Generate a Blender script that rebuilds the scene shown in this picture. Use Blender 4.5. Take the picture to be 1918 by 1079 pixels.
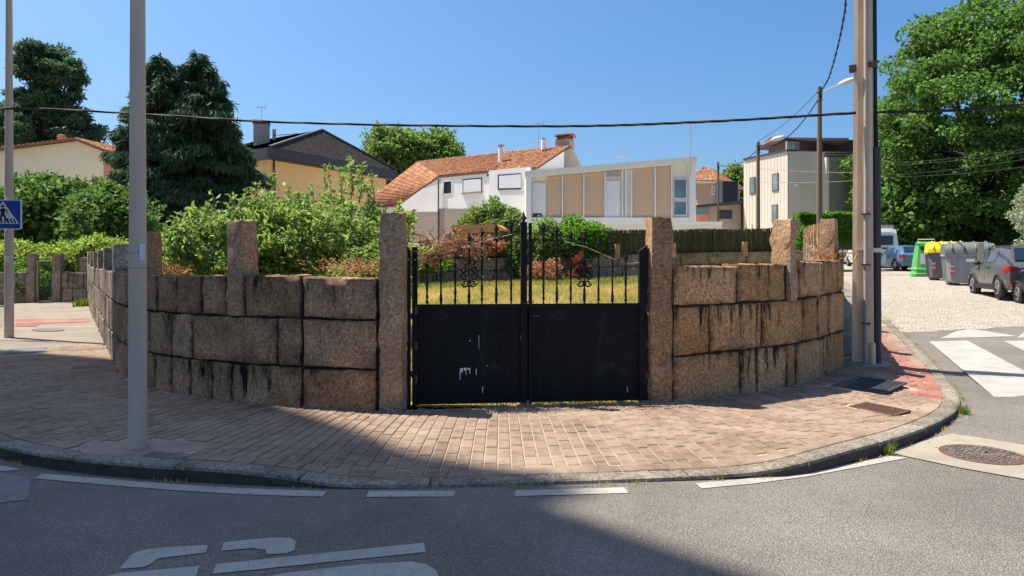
import bpy, bmesh, math, random
import numpy as np
from mathutils import Vector, Matrix
for o in list(bpy.data.objects): bpy.data.objects.remove(o)
sc = bpy.context.scene
COL = sc.collection
R = math.radians
# ---------------------------------------------------------------- camera
EYE, FPX, CX, CY, PITCH = 1.6, 1300.0, 959.0, 492.0, 0.0
cam_d = bpy.data.cameras.new('camera'); cam = bpy.data.objects.new('camera', cam_d); COL.objects.link(cam)
cam.location = (0, 0, EYE); cam.rotation_euler = (math.pi/2-PITCH, 0, 0)
cam_d.sensor_width = 36; cam_d.sensor_fit = 'HORIZONTAL'; cam_d.lens = 36*FPX/1918.0
cam_d.shift_y = -(539.5-492.0)/1918.0; cam_d.clip_start = .05; cam_d.clip_end = 3000
sc.camera = cam
# ---------------------------------------------------------------- sky, sun, exposure
SHX, SHY = .46, -.205                       # ground shadow of one metre of height
SUN_EL = math.atan(1/math.hypot(SHX, SHY))
w = bpy.data.worlds.new('World'); sc.world = w; w.use_nodes = True
nt = w.node_tree; nt.nodes.clear()
sky = nt.nodes.new('ShaderNodeTexSky'); sky.sky_type = 'NISHITA'; sky.sun_disc = False
sky.sun_elevation = SUN_EL; sky.sun_rotation = math.atan2(-SHX, -SHY)
sky.air_density = 1.0; sky.dust_density = 2.8; sky.ozone_density = 9.0; sky.altitude = 50
bg = nt.nodes.new('ShaderNodeBackground'); bg.inputs[1].default_value = .079
wo = nt.nodes.new('ShaderNodeOutputWorld')
hs = nt.nodes.new('ShaderNodeHueSaturation'); hs.inputs[0].default_value = .495; hs.inputs[1].default_value = 1.15      # the phone's colour rendition of the blue
nt.links.new(sky.outputs[0], hs.inputs[4]); nt.links.new(hs.outputs[0], bg.inputs[0]); nt.links.new(bg.outputs[0], wo.inputs[0])
sd = bpy.data.lights.new('sun', 'SUN'); sd.energy = 4.2; sd.angle = R(.45); sd.color = (1, .93, .82)
sun = bpy.data.objects.new('sun', sd); COL.objects.link(sun)
sun.rotation_euler = Vector((SHX, SHY, -1)).to_track_quat('-Z', 'Y').to_euler()
sc.view_settings.view_transform = 'Standard'; sc.view_settings.look = 'None'
sc.view_settings.gamma = 1; sc.view_settings.exposure = 1.2
sc.render.engine = 'CYCLES'
# ---------------------------------------------------------------- pixel helpers (photo pixels -> rays)
def ray(px, py):
    u = (px-CX)/FPX; v = (CY-py)/FPX; c, s = math.cos(PITCH), math.sin(PITCH)
    return (u, c+v*s, -s+v*c)
def gp(px, py, z=0.0):
    d = ray(px, py); t = (z-EYE)/d[2]; return (d[0]*t, d[1]*t)
def at(px, py, Y):
    d = ray(px, py); t = Y/d[1]; return (d[0]*t, Y, EYE+d[2]*t)
def ss(a, b, x):
    t = np.clip((np.asarray(x, float)-a)/(b-a), 0, 1); return t*t*(3-2*t)
def G(x, y):
    s = .5*np.asarray(x, float)+.866*np.asarray(y, float)
    a = np.clip(s-12, 0, 22)*.04+np.clip(s-34, 0, 60)*.028
    return a
def gG(px, py, off=0.0):
    z = off
    for _ in range(30):
        x, y = gp(px, py, min(z, EYE-.05)); z = .5*z+.5*(float(G(x, y))+off)
    return (x, y, float(G(x, y))+off)
# ---------------------------------------------------------------- object helpers
LOC = {}
def tag(o, label, cat, group=None):
    o['label'] = label; o['category'] = cat
    if group: o['group'] = group
    return o
def thing(name, label, cat, loc=(0, 0, 0), group=None, rotz=0.0):
    o = bpy.data.objects.new(name, None); o.empty_display_size = .2; COL.objects.link(o)
    o.location = loc; o.rotation_euler = (0, 0, rotz); LOC[o] = Vector(loc)
    return tag(o, label, cat, group)
def structure(o): o['kind'] = 'structure'; return o
def stuff(o): o['kind'] = 'stuff'; return o
def link(name, me, parent=None):
    o = bpy.data.objects.new(name, me); COL.objects.link(o)
    if parent is not None: o.parent = parent; LOC[o] = LOC.get(parent, Vector((0, 0, 0)))
    return o
class MB:
    def __init__(s): s.v = []; s.f = []; s.mi = []; s.m = 0
    def add(s, vs, fs):
        b = len(s.v); s.v.extend([tuple(map(float, p)) for p in vs]); s.f.extend([tuple(b+i for i in f) for f in fs]); s.mi.extend([s.m]*len(fs)); return s
    def box(s, c, d, rz=0.0, taper=1.0):
        x, y, z = d[0]/2, d[1]/2, d[2]/2; cs, sn = math.cos(rz), math.sin(rz); vs = []
        for k, t in ((-1, 1), (1, taper)):
            for i, j in ((-1, -1), (1, -1), (1, 1), (-1, 1)):
                a, b = i*x*t, j*y*t; vs.append((c[0]+a*cs-b*sn, c[1]+a*sn+b*cs, c[2]+k*z))
        return s.add(vs, [(3, 2, 1, 0), (4, 5, 6, 7), (0, 1, 5, 4), (1, 2, 6, 5), (2, 3, 7, 6), (3, 0, 4, 7)])
    def hexa(s, p):   # 8 corners: bottom ring 4, top ring 4
        return s.add(p, [(3, 2, 1, 0), (4, 5, 6, 7), (0, 1, 5, 4), (1, 2, 6, 5), (2, 3, 7, 6), (3, 0, 4, 7)])
    def bar(s, a, b, w, h=None):   # square bar between two points
        h = h or w; a = Vector(a); b = Vector(b); d = (b-a).normalized()
        up = Vector((0, 0, 1)) if abs(d.z) < .95 else Vector((0, 1, 0))
        x = d.cross(up).normalized()*w/2; y = x.cross(d).normalized()*h/2
        return s.hexa([a-x-y, a+x-y, a+x+y, a-x+y, b-x-y, b+x-y, b+x+y, b-x+y])
    def tube(s, pts, rad, n=8, cap=True):
        pts = [Vector(p) for p in pts]; m = len(pts)
        if not hasattr(rad, '__len__'): rad = [rad]*m
        b = len(s.v); prev = None
        for i, p in enumerate(pts):
            t = (pts[min(i+1, m-1)]-pts[max(i-1, 0)]).normalized()
            ref = prev if prev is not None else (Vector((0, 0, 1)) if abs(t.z) < .9 else Vector((1, 0, 0)))
            x = ref-t*ref.dot(t) if prev is not None else t.cross(ref)
            if x.length < 1e-6: x = t.orthogonal()
            x.normalize(); prev = x; y = t.cross(x)
            for k in range(n):
                a = 2*math.pi*k/n; q = p+(x*math.cos(a)+y*math.sin(a))*rad[i]; s.v.append(tuple(q))
        for i in range(m-1):
            for k in range(n):
                s.f.append((b+i*n+k, b+i*n+(k+1) % n, b+(i+1)*n+(k+1) % n, b+(i+1)*n+k)); s.mi.append(s.m)
        if cap:
            s.f.append(tuple(b+k for k in reversed(range(n)))); s.mi.append(s.m)
            s.f.append(tuple(b+(m-1)*n+k for k in range(n))); s.mi.append(s.m)
        return s
    def lathe(s, c, prof, n=16):   # prof: (r, z)
        b = len(s.v)
        for r, z in prof:
            for k in range(n):
                a = 2*math.pi*k/n; s.v.append((c[0]+r*math.cos(a), c[1]+r*math.sin(a), c[2]+z))
        for i in range(len(prof)-1):
            for k in range(n):
                s.f.append((b+i*n+k, b+i*n+(k+1) % n, b+(i+1)*n+(k+1) % n, b+(i+1)*n+k)); s.mi.append(s.m)
        s.f.append(tuple(b+k for k in reversed(range(n)))); s.f.append(tuple(b+(len(prof)-1)*n+k for k in range(n))); s.mi += [s.m]*2
        return s
    def prism(s, poly, z0, z1):
        n = len(poly); vs = [(p[0], p[1], z0) for p in poly]+[(p[0], p[1], z1) for p in poly]
        return s.add(vs, [tuple(reversed(range(n))), tuple(range(n, 2*n))]+[(i, (i+1) % n, n+(i+1) % n, n+i) for i in range(n)])
    def slab(s, poly3, off):       # 3D polygon given thickness along vector off
        n = len(poly3); o = Vector(off); vs = [tuple(p) for p in poly3]+[tuple(Vector(p)+o) for p in poly3]
        return s.add(vs, [tuple(range(n)), tuple(reversed(range(n, 2*n)))]+[(i, (i+1) % n, n+(i+1) % n, n+i) for i in range(n)])
    def grid(s, P, close=False):   # P: rows of points
        b = len(s.v); r = len(P); c = len(P[0])
        for row in P: s.v.extend([tuple(map(float, q)) for q in row])
        for i in range(r-1):
            for j in range(c-1):
                s.f.append((b+i*c+j, b+i*c+j+1, b+(i+1)*c+j+1, b+(i+1)*c+j)); s.mi.append(s.m)
        return s
    def mesh(s, name, mats, base=(0, 0, 0), smooth=False):
        me = bpy.data.meshes.new(name); v = np.array(s.v, float)-np.array(base, float)
        me.from_pydata(v.tolist(), [], s.f)
        for m in (mats if isinstance(mats, (list, tuple)) else [mats]): me.materials.append(m)
        me.polygons.foreach_set('material_index', s.mi)
        if smooth:
            me.polygons.foreach_set('use_smooth', [True]*len(me.polygons))
            if smooth is not True: me.set_sharp_from_angle(angle=R(smooth))
        me.update(); return me
    def build(s, name, mats, parent=None, smooth=False, local=False):
        base = (0, 0, 0) if (parent is None or local) else LOC.get(parent, Vector((0, 0, 0)))
        return link(name, s.mesh(name, mats, base, smooth), parent)
def fixn(o):
    bm = bmesh.new(); bm.from_mesh(o.data); bmesh.ops.recalc_face_normals(bm, faces=bm.faces); bm.to_mesh(o.data); bm.free(); return o
# ---------------------------------------------------------------- noise for geometry
def hsh(i, j, k, seed):
    n = (i*374761393+j*668265263+k*2147483647+seed*1274126177) & 0xffffffff
    n = ((n ^ (n >> 13))*1274126177) & 0xffffffff
    return ((n ^ (n >> 16)) & 0xffff)/65535.0
def vn(x, y, z, seed=0):
    i, j, k = math.floor(x), math.floor(y), math.floor(z); fx, fy, fz = x-i, y-j, z-k
    fx, fy, fz = fx*fx*(3-2*fx), fy*fy*(3-2*fy), fz*fz*(3-2*fz); r = 0
    for a in (0, 1):
        for b in (0, 1):
            for c in (0, 1):
                r += hsh(i+a, j+b, k+c, seed)*(fx if a else 1-fx)*(fy if b else 1-fy)*(fz if c else 1-fz)
    return r*2-1
# ---------------------------------------------------------------- materials
class NM:
    def __init__(s, name):
        s.m = bpy.data.materials.new(name); s.m.use_nodes = True; s.t = s.m.node_tree; s.t.nodes.clear()
        s.out = s.n('ShaderNodeOutputMaterial'); s.b = s.n('ShaderNodeBsdfPrincipled'); s.l(s.b.outputs[0], s.out.inputs[0])
        s.tc = s.n('ShaderNodeTexCoord')
    def n(s, t): return s.t.nodes.new(t)
    def l(s, a, b): s.t.links.new(a, b)
    def mapped(s, scale=(1, 1, 1), coord='Object', loc=(0, 0, 0)):
        mp = s.n('ShaderNodeMapping'); mp.inputs['Scale'].default_value = scale; mp.inputs['Location'].default_value = loc
        s.l(s.tc.outputs[coord], mp.inputs[0]); return mp.outputs[0]
    def noise(s, scale, detail=5, rough=.6, vec=None, stretch=None, loc=(0, 0, 0)):
        t = s.n('ShaderNodeTexNoise'); t.inputs['Scale'].default_value = scale; t.inputs['Detail'].default_value = detail; t.inputs['Roughness'].default_value = rough
        s.l(vec if vec is not None else s.mapped(stretch or (1, 1, 1), loc=loc), t.inputs['Vector']); return t.outputs[0]
    def ramp(s, f, stops):
        r = s.n('ShaderNodeValToRGB'); e = r.color_ramp.elements
        while len(e) < len(stops): e.new(.5)
        for k, (p, c) in enumerate(stops):
            e[k].position = p; c = (c, c, c) if not hasattr(c, '__len__') else c; e[k].color = (*c, 1)
        s.l(f, r.inputs[0]); return r.outputs[0]
    def mix(s, f, a, b, mode='MIX'):
        x = s.n('ShaderNodeMix'); x.data_type = 'RGBA'; x.blend_type = mode
        for v, i in ((f, 0), (a, 6), (b, 7)):
            if hasattr(v, 'is_linked') or hasattr(v, 'links'): s.l(v, x.inputs[i])
            elif i == 0: x.inputs[0].default_value = v
            else: x.inputs[i].default_value = (*v, 1)
        return x.outputs[2]
    def hsv(s, col, h=.5, sat=1.0, val=1.0):
        x = s.n('ShaderNodeHueSaturation')
        for v, i in ((h, 0), (sat, 1), (val, 2)):
            if hasattr(v, 'links'): s.l(v, x.inputs[i])
            else: x.inputs[i].default_value = v
        if hasattr(col, 'links'): s.l(col, x.inputs[4])
        else: x.inputs[4].default_value = (*col, 1)
        return x.outputs[0]
    def rng(s, f, a, b, fa=0.0, fb=1.0):
        x = s.n('ShaderNodeMapRange'); x.inputs[1].default_value = fa; x.inputs[2].default_value = fb; x.inputs[3].default_value = a; x.inputs[4].default_value = b
        s.l(f, x.inputs[0]); return x.outputs[0]
    def rand(s): return s.n('ShaderNodeObjectInfo').outputs['Random']
    def attr(s, name):
        a = s.n('ShaderNodeAttribute'); a.attribute_name = name; return a.outputs['Fac']
    def bump(s, h, strength=.3, dist=.01):
        b = s.n('ShaderNodeBump'); b.inputs['Strength'].default_value = strength; b.inputs['Distance'].default_value = dist
        s.l(h, b.inputs['Height']); s.l(b.outputs[0], s.b.inputs['Normal']); return s
    def done(s, col, rough=.8, metal=0.0, spec=.4):
        if hasattr(col, 'links'): s.l(col, s.b.inputs['Base Color'])
        else: s.b.inputs['Base Color'].default_value = (*col, 1)
        if hasattr(rough, 'links'): s.l(rough, s.b.inputs['Roughness'])
        else: s.b.inputs['Roughness'].default_value = rough
        s.b.inputs['Metallic'].default_value = metal; s.b.inputs['Specular IOR Level'].default_value = spec
        return s.m
def sc3(c, k): return tuple(x*k for x in c)
def worn(name, col, var=.18, scale=3.0, rough=.75, bump=.15, bscale=60, metal=0.0, spec=.4, rnd=0.0, stretch=None, dirt=None):
    m = NM(name); n = m.noise(scale, 6, .65, stretch=stretch)
    c = m.ramp(n, [(.25, sc3(col, 1-var)), (.75, sc3(col, 1+var))])
    if dirt is not None:
        c = m.mix(m.rng(m.noise(scale*.7, 8, .7, stretch=stretch, loc=(3, 7, 1)), 0, .8, .52, .75), c, dirt)
    if rnd: c = m.hsv(c, val=m.rng(m.rand(), 1-rnd, 1+rnd))
    if bump: m.bump(m.noise(bscale, 4, .6), bump, .006)
    return m.done(c, rough, metal, spec)
def granite(name, lo, mid, hi, streak=.0, dark=.35, scale=1.0, pale=0.0):
    m = NM(name)
    fine = m.noise(95*scale, 3, .75); g = m.ramp(fine, [(.3, lo), (.5, mid), (.68, hi)])
    patch = m.noise(2.6, 6, .65, loc=(5, 2, 9)); g = m.hsv(g, val=m.rng(patch, 1-dark, 1+dark*.6, .3, .7))
    g = m.hsv(g, val=m.rng(m.rand(), .82, 1.16), sat=m.rng(m.rand(), 1.05, .94))
    g = m.hsv(g, val=m.rng(m.noise(30*scale, 5, .8, loc=(8, 3, 1)), .45, 1.55, .36, .64)); g = m.mix(m.rng(m.noise(9, 7, .8, loc=(3, 6, 2)), 0, .7, .56, .68), g, (.075, .062, .05))
    if pale: g = m.mix(m.rng(m.noise(7, 6, .7, loc=(1, 1, 4)), 0, pale, .5, .7), g, (.52, .50, .42))
    if streak:      # black lichen runs that start at the joints, and grime worked into the arrises
        s1 = m.noise(1.0, 7, .72, stretch=(10, 10, .8)); s2 = m.noise(1.1, 4, .6, loc=(4, 8, 2))
        ad = m.n('ShaderNodeMath'); ad.operation = 'ADD'; m.l(s1, ad.inputs[0]); m.l(m.rng(m.attr('top'), -.05, .09), ad.inputs[1])
        mm = m.n('ShaderNodeMath'); mm.operation = 'MULTIPLY'; m.l(m.rng(ad.outputs[0], 0, 1, .56, .64), mm.inputs[0]); m.l(m.rng(s2, 0, 1, .56-.14*streak, .68-.14*streak), mm.inputs[1])
        g = m.mix(mm.outputs[0], g, (.016, .014, .013))
        me_ = m.n('ShaderNodeMath'); me_.operation = 'MULTIPLY'; m.l(m.attr('edge'), me_.inputs[0]); m.l(m.rng(m.noise(5, 6, .75, loc=(2, 2, 6)), .0, .95, .40, .62), me_.inputs[1])
        g = m.mix(me_.outputs[0], g, (.025, .021, .018))
    hgt = m.mix(.5, m.noise(34*scale, 6, .75), m.noise(110*scale, 3, .7))
    m.bump(hgt, .9, .03)
    return m.done(g, .92, 0, .25)
M = {}
M['granite_shade'] = granite('granite_left', (.22, .11, .055), (.51, .285, .155), (.72, .46, .28), streak=.4, dark=.45)  # darker copy of the wall granite, the building's shade put into its colour
M['granite_bounce'] = granite('granite_right', (.27, .135, .055), (.61, .325, .145), (.80, .49, .25), streak=1.0, dark=.22)  # brighter, warmer copy, light bounced off the paving put into its colour
M['granite_far'] = granite('granite_far', (.17, .13, .10), (.31, .25, .19), (.44, .37, .30), streak=.7, dark=.35, scale=.5)
M['granite_post'] = granite('granite_post', (.23, .12, .058), (.52, .295, .15), (.70, .46, .265), streak=.12, dark=.35, pale=.35)
M['mortar'] = worn('mortar_dark', (.018, .016, .014), .5, 5, .95, .5, 40)
M['mortar_right'] = worn('mortar_right', (.035, .027, .021), .55, 5, .95, .5, 40)
def asphalt():
    m = NM('asphalt'); f = m.noise(170, 2, .8); g = m.ramp(f, [(.3, (.05, .046, .041)), (.5, (.138, .124, .106)), (.66, (.34, .30, .25))])
    g = m.hsv(g, val=m.rng(m.noise(.7, 6, .65), .78, 1.22, .3, .7))
    g = m.mix(m.rng(m.noise(4.5, 3, .5, loc=(2, 9, 4)), 0, .55, .73, .8), g, (.035, .034, .034))
    v = m.n('ShaderNodeTexVoronoi'); v.inputs['Scale'].default_value = 85; m.l(m.mapped(), v.inputs['Vector'])
    m.bump(v.outputs[0], .75, .012); return m.done(g, .88, 0, .3)
M['asphalt'] = asphalt()
M['paint'] = None
def paint():
    m = NM('road_paint'); g = m.ramp(m.noise(3, 5, .6), [(.3, (.30, .285, .25)), (.7, (.385, .37, .33))])
    g = m.mix(m.rng(m.noise(30, 8, .85), 0, .9, .56, .66), g, (.13, .125, .12)); cr_ = m.n('ShaderNodeTexVoronoi'); cr_.feature = 'DISTANCE_TO_EDGE'; cr_.inputs['Scale'].default_value = 7; m.l(m.mapped(), cr_.inputs['Vector'])
    ck_ = m.n('ShaderNodeMath'); ck_.operation = 'MULTIPLY'; m.l(m.rng(cr_.outputs[0], .8, 0, .0, .022), ck_.inputs[0]); m.l(m.rng(m.noise(2, 4, .6, loc=(5, 5, 0)), 0, 1, .42, .6), ck_.inputs[1]); g = m.mix(ck_.outputs[0], g, (.10, .095, .09))
    m.bump(m.noise(150, 2, .7), .5, .006); return m.done(g, .7, 0, .3)
M['paint'] = paint()
def paver(name, a, b, dust):
    m = NM(name); g = m.mix(m.rng(m.noise(14, 5, .7), 0, 1, .3, .7), a, b)
    g = m.hsv(g, val=m.rng(m.attr('rnd'), .78, 1.2)); g = m.hsv(g, val=m.rng(m.rand(), .84, 1.16))
    g = m.mix(m.rng(m.noise(.8, 9, .78, loc=(7, 3, 0)), 0, .8, .44, .64), g, dust)
    g = m.mix(m.rng(m.noise(2.1, 6, .7, loc=(1, 9, 0)), 0, .5, .58, .7), g, (.10, .078, .068))
    m.bump(m.noise(120, 4, .7), .5, .006); return m.done(g, .9, 0, .25)
M['paver'] = paver('paver_brown', (.158, .106, .075), (.238, .168, .122), (.34, .262, .188))
M['paver_red'] = paver('paver_red', (.25, .095, .072), (.32, .145, .11), (.35, .20, .155))
M['sand'] = worn('joint_sand', (.38, .29, .205), .3, 6, .95, .4, 90)
M['sand_dark'] = worn('joint_dirt', (.23, .175, .14), .4, 4, .95, .4, 90)
def pav_far():
    m = NM('paving_far'); b = m.n('ShaderNodeTexBrick'); b.inputs['Scale'].default_value = 1; b.inputs['Brick Width'].default_value = .24; b.inputs['Row Height'].default_value = .12
    b.inputs['Mortar Size'].default_value = .006; b.inputs['Color1'].default_value = (.20, .168, .132, 1); b.inputs['Color2'].default_value = (.25, .212, .168, 1); b.inputs['Mortar'].default_value = (.20, .165, .13, 1)
    m.l(m.mapped(), b.inputs['Vector']); g = m.hsv(b.outputs[0], val=m.rng(m.noise(.9, 6, .7), .75, 1.2, .3, .7)); m.bump(m.noise(80, 4, .7), .3, .004)
    return m.done(g, .92, 0, .25)
M['pav_far'] = pav_far()
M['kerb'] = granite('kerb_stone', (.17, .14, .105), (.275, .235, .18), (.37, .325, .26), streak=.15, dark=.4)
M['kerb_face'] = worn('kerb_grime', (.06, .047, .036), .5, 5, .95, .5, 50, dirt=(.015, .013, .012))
M['concrete'] = worn('pole_concrete', (.76, .575, .385), .16, 2.2, .9, .35, 60, stretch=(4, 4, .5), dirt=(.50, .36, .25))
M['cement'] = worn('pale_cement', (.27, .235, .18), .2, 3, .9, .3, 60, dirt=(.20, .17, .125))
M['pinkcement'] = worn('pink_cement', (.30, .205, .165), .25, 5, .9, .3, 60)
def metal(name, c, rough=.45, met=.7, var=.12, st=(3, 3, .5), dirt=None): return worn(name, c, var, 2.5, rough, .08, 40, met, .5, stretch=st, dirt=dirt)
M['galv'] = metal('galvanised_steel', (.60, .45, .33), .6, .0)
M['conduit'] = metal('conduit_grey', (.42, .36, .30), .6, .0)
M['blackpipe'] = metal('black_pipe', (.045, .045, .048), .55, 0.0)
M['rust'] = worn('rusty_iron', (.115, .06, .04), .4, 12, .85, .4, 80, .2)
M['iron'] = worn('cast_iron', (.15, .115, .095), .35, 9, .8, .5, 80, .2)
M['grate'] = worn('dark_grate', (.055, .055, .06), .35, 9, .7, .4, 80, .3)
M['gatepaint'] = None
def gate_mat():
    m = NM('gate_black'); g = m.ramp(m.noise(2.2, 7, .7, stretch=(5, 5, .7)), [(.3, (.004, .004, .006)), (.62, (.008, .008, .011)), (.8, (.03, .028, .03))])
    g = m.mix(m.rng(m.noise(30, 6, .8), 0, .6, .66, .74), g, (.09, .06, .045)); return m.done(g, m.rng(m.noise(8, 4, .6), .5, .75), 0, .25)
M['gatepaint'] = gate_mat()
def gate_panel():
    m = NM('gate_sheet'); g = m.ramp(m.noise(1.4, 7, .7, stretch=(9, 9, .5)), [(.3, (.003, .003, .005)), (.6, (.007, .007, .010)), (.82, (.035, .035, .038))])
    g = m.mix(m.rng(m.noise(2.6, 7, .75, loc=(1, 4, 8)), 0, .75, .60, .72), g, (.05, .032, .022)); g = m.mix(m.rng(m.noise(55, 4, .8, loc=(6, 1, 2)), 0, .5, .66, .72), g, (.10, .09, .085))
    ck = m.n('ShaderNodeTexVoronoi'); ck.inputs['Scale'].default_value = 34; ck.inputs['Randomness'].default_value = 0; m.l(m.mapped(), ck.inputs['Vector'])
    m.bump(m.mix(.12, ck.outputs[0], m.noise(2.2, 2, .5)), .7, .02); return m.done(g, m.rng(m.noise(3, 5, .6), .5, .75), 0, .25)
M['gatepanel'] = gate_panel()
M['white'] = worn('white_plastic', (.74, .74, .72), .06, 4, .5, 0)
M['blue'] = worn('sign_blue', (.012, .055, .30), .1, 6, .45, 0)
M['black'] = worn('matt_black', (.012, .012, .013), .2, 6, .6, 0)
M['rubber'] = worn('cable_rubber', (.02, .019, .018), .3, 20, .7, 0)
M['wood_pole'] = worn('pole_wood', (.15, .112, .085), .35, 3, .9, .4, 40, stretch=(8, 8, .5))
M['bark'] = worn('bark', (.095, .072, .054), .45, 5, .95, .6, 25, stretch=(3, 3, .7))
M['bark_pale'] = worn('bark_pale', (.26, .215, .17), .35, 8, .95, .5, 25, stretch=(3, 3, .7))
M['soil'] = worn('soil', (.125, .10, .065), .4, 2, .95, .5, 20, dirt=(.07, .10, .03))
def leafm(name, a, b, c=None, trans=.48, rough=.5, spec=.3, k=2.0):
    a, b, c = sc3(a, k), sc3(b, k), sc3(c or b, k); m = NM(name); r = m.attr('rnd'); g = m.ramp(r, [(.0, a), (.7, b), (1.0, c or b)])
    g = m.hsv(g, val=m.rng(m.noise(.8, 3, .6), .8, 1.22, .3, .7))
    m.done(g, rough, 0, spec); t = m.n('ShaderNodeBsdfTranslucent'); m.l(m.hsv(g, h=.485, sat=1.1, val=1.25), t.inputs[0])
    x = m.n('ShaderNodeMixShader'); x.inputs[0].default_value = trans; m.l(m.b.outputs[0], x.inputs[1]); m.l(t.outputs[0], x.inputs[2]); m.l(x.outputs[0], m.out.inputs[0]); return m.m
M['leaf_maple'] = leafm('leaf_maple', (.030, .070, .017), (.068, .132, .030), (.125, .19, .05), k=1.9)
M['leaf_fruit'] = leafm('leaf_fruit', (.05, .085, .022), (.105, .15, .042), (.20, .225, .085), k=2.5)
M['leaf_dark'] = leafm('leaf_evergreen', (.026, .062, .016), (.06, .11, .026), (.14, .17, .055), .35, .6, .15, 2.2)
M['leaf_vine'] = leafm('leaf_vine', (.07, .12, .022), (.14, .19, .04), (.27, .22, .07))
M['needle'] = leafm('needle_dark', (.012, .026, .016), (.026, .048, .026), (.055, .08, .045), .35, .7, .2, 3.0)
M['cedar'] = leafm('needle_cedar', (.013, .03, .018), (.03, .052, .028), (.07, .09, .05), .35, .7, .2, 3.2)
M['leaf_mid'] = leafm('leaf_mid', (.045, .085, .022), (.09, .14, .035), (.15, .19, .06))
M['leaf_silver'] = leafm('leaf_silver', (.11, .135, .085), (.20, .23, .15), (.29, .31, .22), .25)
M['leaf_hedge'] = leafm('leaf_hedge', (.035, .085, .012), (.075, .16, .022), (.13, .22, .04))
M['leaf_light'] = leafm('leaf_lime', (.09, .19, .03), (.15, .28, .045), (.22, .34, .07))
M['leaf_dry'] = leafm('leaf_dry', (.19, .10, .05), (.32, .185, .095), (.44, .30, .17), .3, .8, .1, 1.6)
M['leaf_red'] = leafm('leaf_red', (.16, .05, .03), (.27, .09, .055), (.33, .16, .09), .25, .7, .1, 1.0)
M['grass'] = leafm('grass_dry', (.13, .16, .045), (.27, .225, .08), (.36, .255, .11), .45, .8, .1, 1.9)
M['grass_green'] = leafm('grass_green', (.07, .13, .02), (.14, .20, .035), (.24, .25, .07), .3, .8, .1, 1.1)
def lawn_mat():
    m = NM('lawn'); g = m.ramp(m.noise(1.1, 7, .7), [(.3, (.17, .19, .045)), (.5, (.33, .25, .08)), (.68, (.42, .26, .095))])
    m.bump(m.noise(40, 6, .7), .8, .03); return m.done(g, .95, 0, .1)
M['lawn'] = lawn_mat()
M['bank'] = worn('bank_grass', (.10, .115, .032), .45, .8, .95, .6, 15, dirt=(.17, .135, .06))
M['bounce_ground'] = worn('pale_bounce_ground', (.50, .44, .35), .15, .6, .95, .3, 20, dirt=(.40, .36, .27))  # pale so the added ground sheet throws light up at the walls
M['ground'] = worn('earth', (.11, .105, .05), .4, .3, .95, .4, 8)
# ================================================================ plan paths
class Path:
    def __init__(s, pts):
        s.p = np.array(pts, float); d = np.diff(s.p, axis=0); s.l = np.hypot(d[:, 0], d[:, 1]); s.c = np.concatenate([[0], np.cumsum(s.l)]); s.L = s.c[-1]
    def pos(s, t): return np.array([np.interp(t, s.c, s.p[:, 0]), np.interp(t, s.c, s.p[:, 1])])
    def tan(s, t):
        a = s.pos(max(t-.12, 0)); b = s.pos(min(t+.12, s.L)); d = b-a; return d/np.hypot(*d)
    def col(s, px, lo=0, hi=None):      # arc length where the photo column px meets the path
        ts = np.linspace(lo, hi if hi is not None else s.L, 4000); x = np.interp(ts, s.c, s.p[:, 0]); y = np.interp(ts, s.c, s.p[:, 1])
        u = CX+FPX*x/(y*math.cos(PITCH)+(EYE-.8)*math.sin(PITCH)); return float(ts[np.argmin(abs(u-px))])
def smooth_path(pts, n=3):
    p = np.array(pts, float)
    for _ in range(n):
        q = [p[0]]
        for a, b in zip(p[:-1], p[1:]): q += [a*.75+b*.25, a*.25+b*.75]
        q.append(p[-1]); p = np.array(q)
    return p
def offset(p, d):
    p = np.array(p, float); t = np.gradient(p, axis=0); t /= np.hypot(t[:, 0], t[:, 1])[:, None]; return p+np.stack([-t[:, 1], t[:, 0]], 1)*d
lf = [gp(*q) for q in [(705, 769), (640, 767), (565, 763), (432, 751.6), (323, 736), (277, 725), (240, 710), (216, 687)]]
LEFT_END = (-16.1, 26.3)
lp = smooth_path(lf, 2).tolist()+[np.array(lf[-1])*.5+np.array(LEFT_END)*.5, LEFT_END]
PL = Path(lp)
rf = [gp(*q) for q in [(1264, 752.5), (1380, 737.7), (1473, 724.7), (1525, 711.7), (1569, 691)]]
re = np.array(rf[-1]); ru = np.array([.375, .927])
rf += [tuple(re+ru*.35+np.array([.12, 0]))]
RIGHT_END = tuple(np.array(rf[-1])+ru*26.0)
rp = smooth_path(rf, 2).tolist()+[RIGHT_END]
PR = Path(rp)
# kerb: photo column, row of its front top edge, top height
KP = [(0, 834, 0), (100, 853, 0), (250, 868, 0), (437, 878, 0), (540, 891, -.035), (637, 908, -.085), (850, 906, -.09), (960, 903, -.09), (1260, 893, -.085), (1420, 884, -.07),
      (1500, 868, -.02), (1593, 841, 0), (1685, 817, 0), (1754, 792, -.02), (1797, 766, -.06), (1799, 741, -.1), (1765, 697, -.1), (1693, 643, -.1)]
kk = [(*gp(a, b, z), z) for a, b, z in KP]
e = np.array(kk[-1][:2])
KFRONT = [(-21.6, 30.0, 0), (-17.2, 23.6, 0), (-11.4, 15.0, 0), (-6.0, 7.5, 0), (-5.2, 6.6, 0)]+kk+[(*(e+ru*8), -.1), (*(e+ru*30), -.1)]
KF = np.array(KFRONT); KW = .165
KS = smooth_path(KF[:, :2], 2); KZ = smooth_path(np.stack([KF[:, 2], KF[:, 2]], 1), 2)[:, 0]
KB = offset(KS, KW)
gl = (lf[0][0]+.45, lf[0][1]+.05); gr = (rf[0][0]-.4, rf[0][1]+.05)
WALLLINE = np.array([tuple(p) for p in PL.p[::-1]]+[gl, gr]+[tuple(p) for p in PR.p])
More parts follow.
